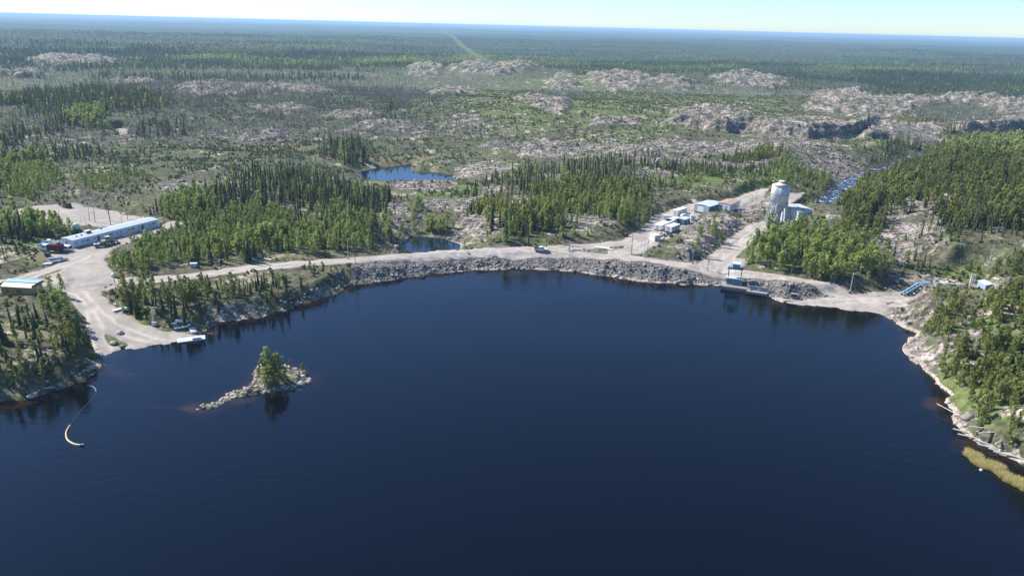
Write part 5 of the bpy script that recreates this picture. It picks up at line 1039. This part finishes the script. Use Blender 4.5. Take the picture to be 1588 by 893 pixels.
# boulders lining the road
for k, (u, v, s, lab) in enumerate(((163, 445, 1.6, 'pale boulder at the road junction, left of a pair'), (172, 441.5, 1.5, 'pale boulder at the road junction, right of a pair'), (206, 440, 1.6, 'grey roadside boulder right of the beacon pole'), (266, 434, 1.7, 'grey roadside boulder above the spruce strip'), (288, 432, 1.8, 'dark roadside boulder close to a second boulder'), (313, 428.5, 1.6, 'roadside boulder nearest the utility cabinet'), (1316.5, 453, 2.0, 'boulder at the foot of the white street lamp'), (1322, 454, 1.4, 'smaller stone beside the street lamp boulder'), (1037, 439.5, 2.6, 'big round pale boulder standing at the waterline of the dam'), (176, 533, 3.4, 'broad pale flat rock at the left end of the ramp beach'), (142, 572, 3.6, 'pale flat rock on the left point above the boom'), (50, 616, 4.0, 'pale rock slab at the bottom of the left shore'), (186, 517, 3.6, 'grey boulder in the grassy island of the ramp road'))):
    p = on(u, v); s *= .62; b = MB().rock((0, 0, s * .15), (s * 1.25, s, s * .62), rn, rn.uniform(0, 3)); o = b.build('boulder', GRAN_M if 1 < k < 8 else SHORE_M); o.location = p; tag(o, lab, 'boulder', 'boulders by the roads and shore')
    at = o.data.attributes.new('tint', 'FLOAT', 'POINT'); at.data.foreach_set('value', [.55] * len(o.data.vertices))
# ------------------------------------------------------------------ floating boom
def wpt(u, v, z): x, y = unproj(u, v, z); return Vector((float(x), float(y), z))
def smooth(pts, n=6):
    P = [pts[0]] + pts + [pts[-1]]; out = []
    for i in range(1, len(P) - 2):
        for k in range(n):
            t = k / n; out.append(.5 * ((2 * P[i]) + (P[i + 1] - P[i - 1]) * t + (2 * P[i - 1] - 5 * P[i] + 4 * P[i + 1] - P[i + 2]) * t * t + (3 * P[i] - P[i - 1] - 3 * P[i + 1] + P[i + 2]) * t ** 3))
    return out + [P[-1]]
t = thing('floating_boom', 'curved boom with yellow float end trailing on the lake', 'boom', wpt(108.6, 659, 0)); o0 = wpt(108.6, 659, 0)
fl = smooth([wpt(*q, .12) - o0 for q in ((108.6, 659), (104, 666), (102.3, 672), (103, 678), (106, 683), (115, 688), (124.4, 689.5))], 3)
MB().path(fl[:12], .17, 8).build('yellow_float', YEL, t); MB().path(fl[11:], .17, 8).build('pale_float', CREAM, t); MB().tube(fl[-1], fl[-1] + Vector((.9, 0, 0)), .3, n=8).build('end_cap', DARKM, t)
rp_ = smooth([wpt(*q, .05) - o0 for q in ((108.6, 659), (118, 646), (127, 635), (144, 617), (149, 608), (147, 602), (143, 599), (135, 597))], 4)
MB().path(rp_[:18], .06, 5).build('rope', mat('wet_rope', (.07, .08, .10), .7), t); MB().path(rp_[17:], .09, 5).build('rope', mat('pale_rope', (.30, .31, .30), .7), t)
p = wpt(1521, 729, 0); o = MB().lathe([(.05, -.1), (.3, .0), (.32, .25), (.05, .4)], 10).build('buoy', WHITE); o.location = p; tag(o, 'tiny white buoy floating beside the yellow reed bed', 'buoy')
# ------------------------------------------------------------------ reed bed
def reeds():
    g = np.random.default_rng(9); poly = pxpoly([(1486, 697), (1500, 697), (1520, 706), (1545, 718), (1572, 733), (1592, 745), (1640, 775), (1610, 778), (1572, 758), (1550, 744), (1522, 727), (1500, 712)], 0.0)
    lo, hi = poly.min(0), poly.max(0); x = g.uniform(lo[0], hi[0], 60000); y = g.uniform(lo[1], hi[1], 60000); d = sdpoly(x, y, poly) + (vn(x / 1.6, y / 1.6, 5) - .5) * 2.4; k = (d > .7) & (vn(x / .9, y / .9, 8) > .25); x, y = x[k][:26000], y[k][:26000]; n = len(x)
    a = g.uniform(0, 6.28, n); hgt = g.uniform(.35, 1.1, n); ln = g.normal(0, .35, (n, 2)); wd = .05
    V = np.stack([np.stack([x - wd * np.cos(a), y - wd * np.sin(a), 0 * x - .05], 1), np.stack([x + wd * np.cos(a), y + wd * np.sin(a), 0 * x - .05], 1), np.stack([x + ln[:, 0], y + ln[:, 1], hgt], 1)], 1).reshape(-1, 3)
    me = np_mesh('reed_bed', V, np.arange(3 * n).reshape(-1, 3), mat('dry_reeds', (.46, .40, .16), .8, var=.2, tint=(.70, .62, .30), transl=.25), {'tint': ('FLOAT', np.repeat(g.uniform(0, 1, n), 3))})
    tag(link(bpy.data.objects.new('reed_bed', me)), 'pale yellow reeds growing in the shallows off the right shore', None, None, 'stuff')
reeds()
# driftwood along the right shore and the point on the left
for k, (u, v, L, a) in enumerate(((1470, 660, 7, .1), (1500, 672, 6, -.6), (1512, 680, 7, -.5), (1530, 689, 5, -.9), (1548, 698, 8, -.55), (1560, 706, 7, -.7), (1573, 709, 8, -.5), (1582, 712, 6, -.8), (1466, 634, 5, 1.9), (1540, 672, 7, .1), (1555, 680, 5, .5), (1525, 665, 6, -.2), (1380, 470, 4, .3), (345, 484, 4, -.3), (300, 517, 4, .2), (120, 560, 5, .6), (140, 547, 5, .9), (130, 575, 4, -.3), (70, 604, 5, .2), (320, 518, 5, -.4))):
    p = on(u, v); b = MB(); b.tube((-L / 2, 0, .22), (L / 2, .2, .3), .2, .1, 6); b.tube((L * .1, .1, .28), (L * .32, .9, .5), .08, .04, 5); o = b.build('driftwood_log', DRIFT); o.location = p; o.rotation_euler = (0, 0, a); sh_ = 'right' if u > 1300 else 'left'
    tag(o, f'bleached driftwood log lying along the {sh_} shore of the lake', 'driftwood', f'driftwood on the {sh_} shore')
# ------------------------------------------------------------------ trees of the islet
def islet_tree(kind, u, v, h, wx, label, tint=0.2, name=None, cat=None, m=None):
    p = on(u, v); g = np.random.default_rng(int(u * 7 + v)); pr_ = {'pine': PI_NEAR, 'aspen': AS_NEAR, 'spruce': SP_NEAR, 'snag': SN_NEAR, 'shrub': BR}[kind]; V, F, T = pr_[int(g.integers(len(pr_)))]
    t = bpy.data.objects.new(name or {'pine': 'pine_tree', 'aspen': 'aspen_tree', 'spruce': 'spruce_tree', 'snag': 'dead_sapling', 'shrub': 'shrub'}[kind], None); link(t); t.location = p; h = h * (.82 if u < 480 and v > 560 and kind != 'snag' else 1); t.scale = (h * wx * 1.1, h * wx * 1.1, h); t.rotation_euler = (0, 0, float(g.uniform(0, 6)))
    tag(t, label, cat or {'pine': 'pine tree', 'aspen': 'aspen tree', 'spruce': 'spruce tree', 'snag': 'dead tree', 'shrub': 'shrub'}[kind])
    mm = m or {'pine': PINE_M, 'aspen': ASPEN_M, 'spruce': SPRUCE_M, 'snag': DEADWOOD, 'shrub': SHRUB_M}[kind]
    link(bpy.data.objects.new('branches' if kind == 'snag' else 'crown', np_mesh('crown', V, F, mm, {'tint': ('FLOAT', np.clip(T + tint, 0, 1))})), t)
    if kind != 'snag': link(bpy.data.objects.new('trunk', np_mesh('trunk', TR_A[0], TR_A[1], BARK)), t)
    return t
for k, (u, v) in enumerate(((38, 343), (58, 347), (74, 344), (96, 349), (108, 346), (122, 350), (133, 347), (139, 351), (148, 348), (166, 348), (176, 347), (186, 346), (196, 344), (212, 341))):
    islet_tree('snag', u + rn.uniform(-6, 6), v + rn.uniform(-4, 4), rn.uniform(3.0, 9.0), rn.uniform(.8, 1.6), 'bare grey dead trunk standing along the front of the sandy pit', 0, 'dead_tree')['group'] = 'dead trunks by the sandy pit'
ORNG = mat('rusty_needles', (.20, .09, .045), .8, var=.2, tint=(.32, .16, .08))
islet_tree('pine', 417, 590, 11.5, 1.0, 'tallest green pine on the islet', .3); islet_tree('pine', 409, 594, 8.5, 1.0, 'yellow-green pine at the left front of the islet', .45); islet_tree('pine', 413, 600, 7.0, 1.0, 'low yellowish pine at the water side of the islet', .5)
islet_tree('pine', 427, 590, 9.0, .9, 'second tall pine close right of the tallest islet pine', .15); islet_tree('aspen', 436, 587, 7.5, .9, 'pale leafy aspen right of the islet pines', .4, m=PINE_M); islet_tree('aspen', 431, 583, 8.2, .9, 'pale aspen at the back of the islet', .3, m=PINE_M); islet_tree('pine', 404, 586, 5.0, 1.1, 'short bush-like pine on the left edge of the islet', .3)
islet_tree('pine', 424, 597, 6.0, 1.1, 'middle-height pine at the front centre of the islet clump', .35); islet_tree('aspen', 441, 592, 5.6, 1.1, 'pale leafy aspen lowest on the right of the islet clump', .45, m=PINE_M); islet_tree('pine', 433, 596, 4.6, 1.2, 'small round pine in front of the islet aspens', .2); islet_tree('pine', 451, 577, 4.2, .7, 'rust-red dying pine on the islet', 0, m=ORNG); islet_tree('pine', 470, 577, 3.6, 1.3, 'lone small dark bush at the right tip of the islet', -.3); islet_tree('snag', 381, 606, 6.0, .8, 'thin bare sapling on the stony tail of the islet', 0); islet_tree('snag', 378, 606, 5.0, .8, 'second thin bare sapling on the stony tail of the islet', 0)
islet_tree('pine', 676, 389, 4.2, 1.5, 'orange-brown dead bush at the edge of the small pond', 0, m=ORNG, name='shrub', cat='shrub')
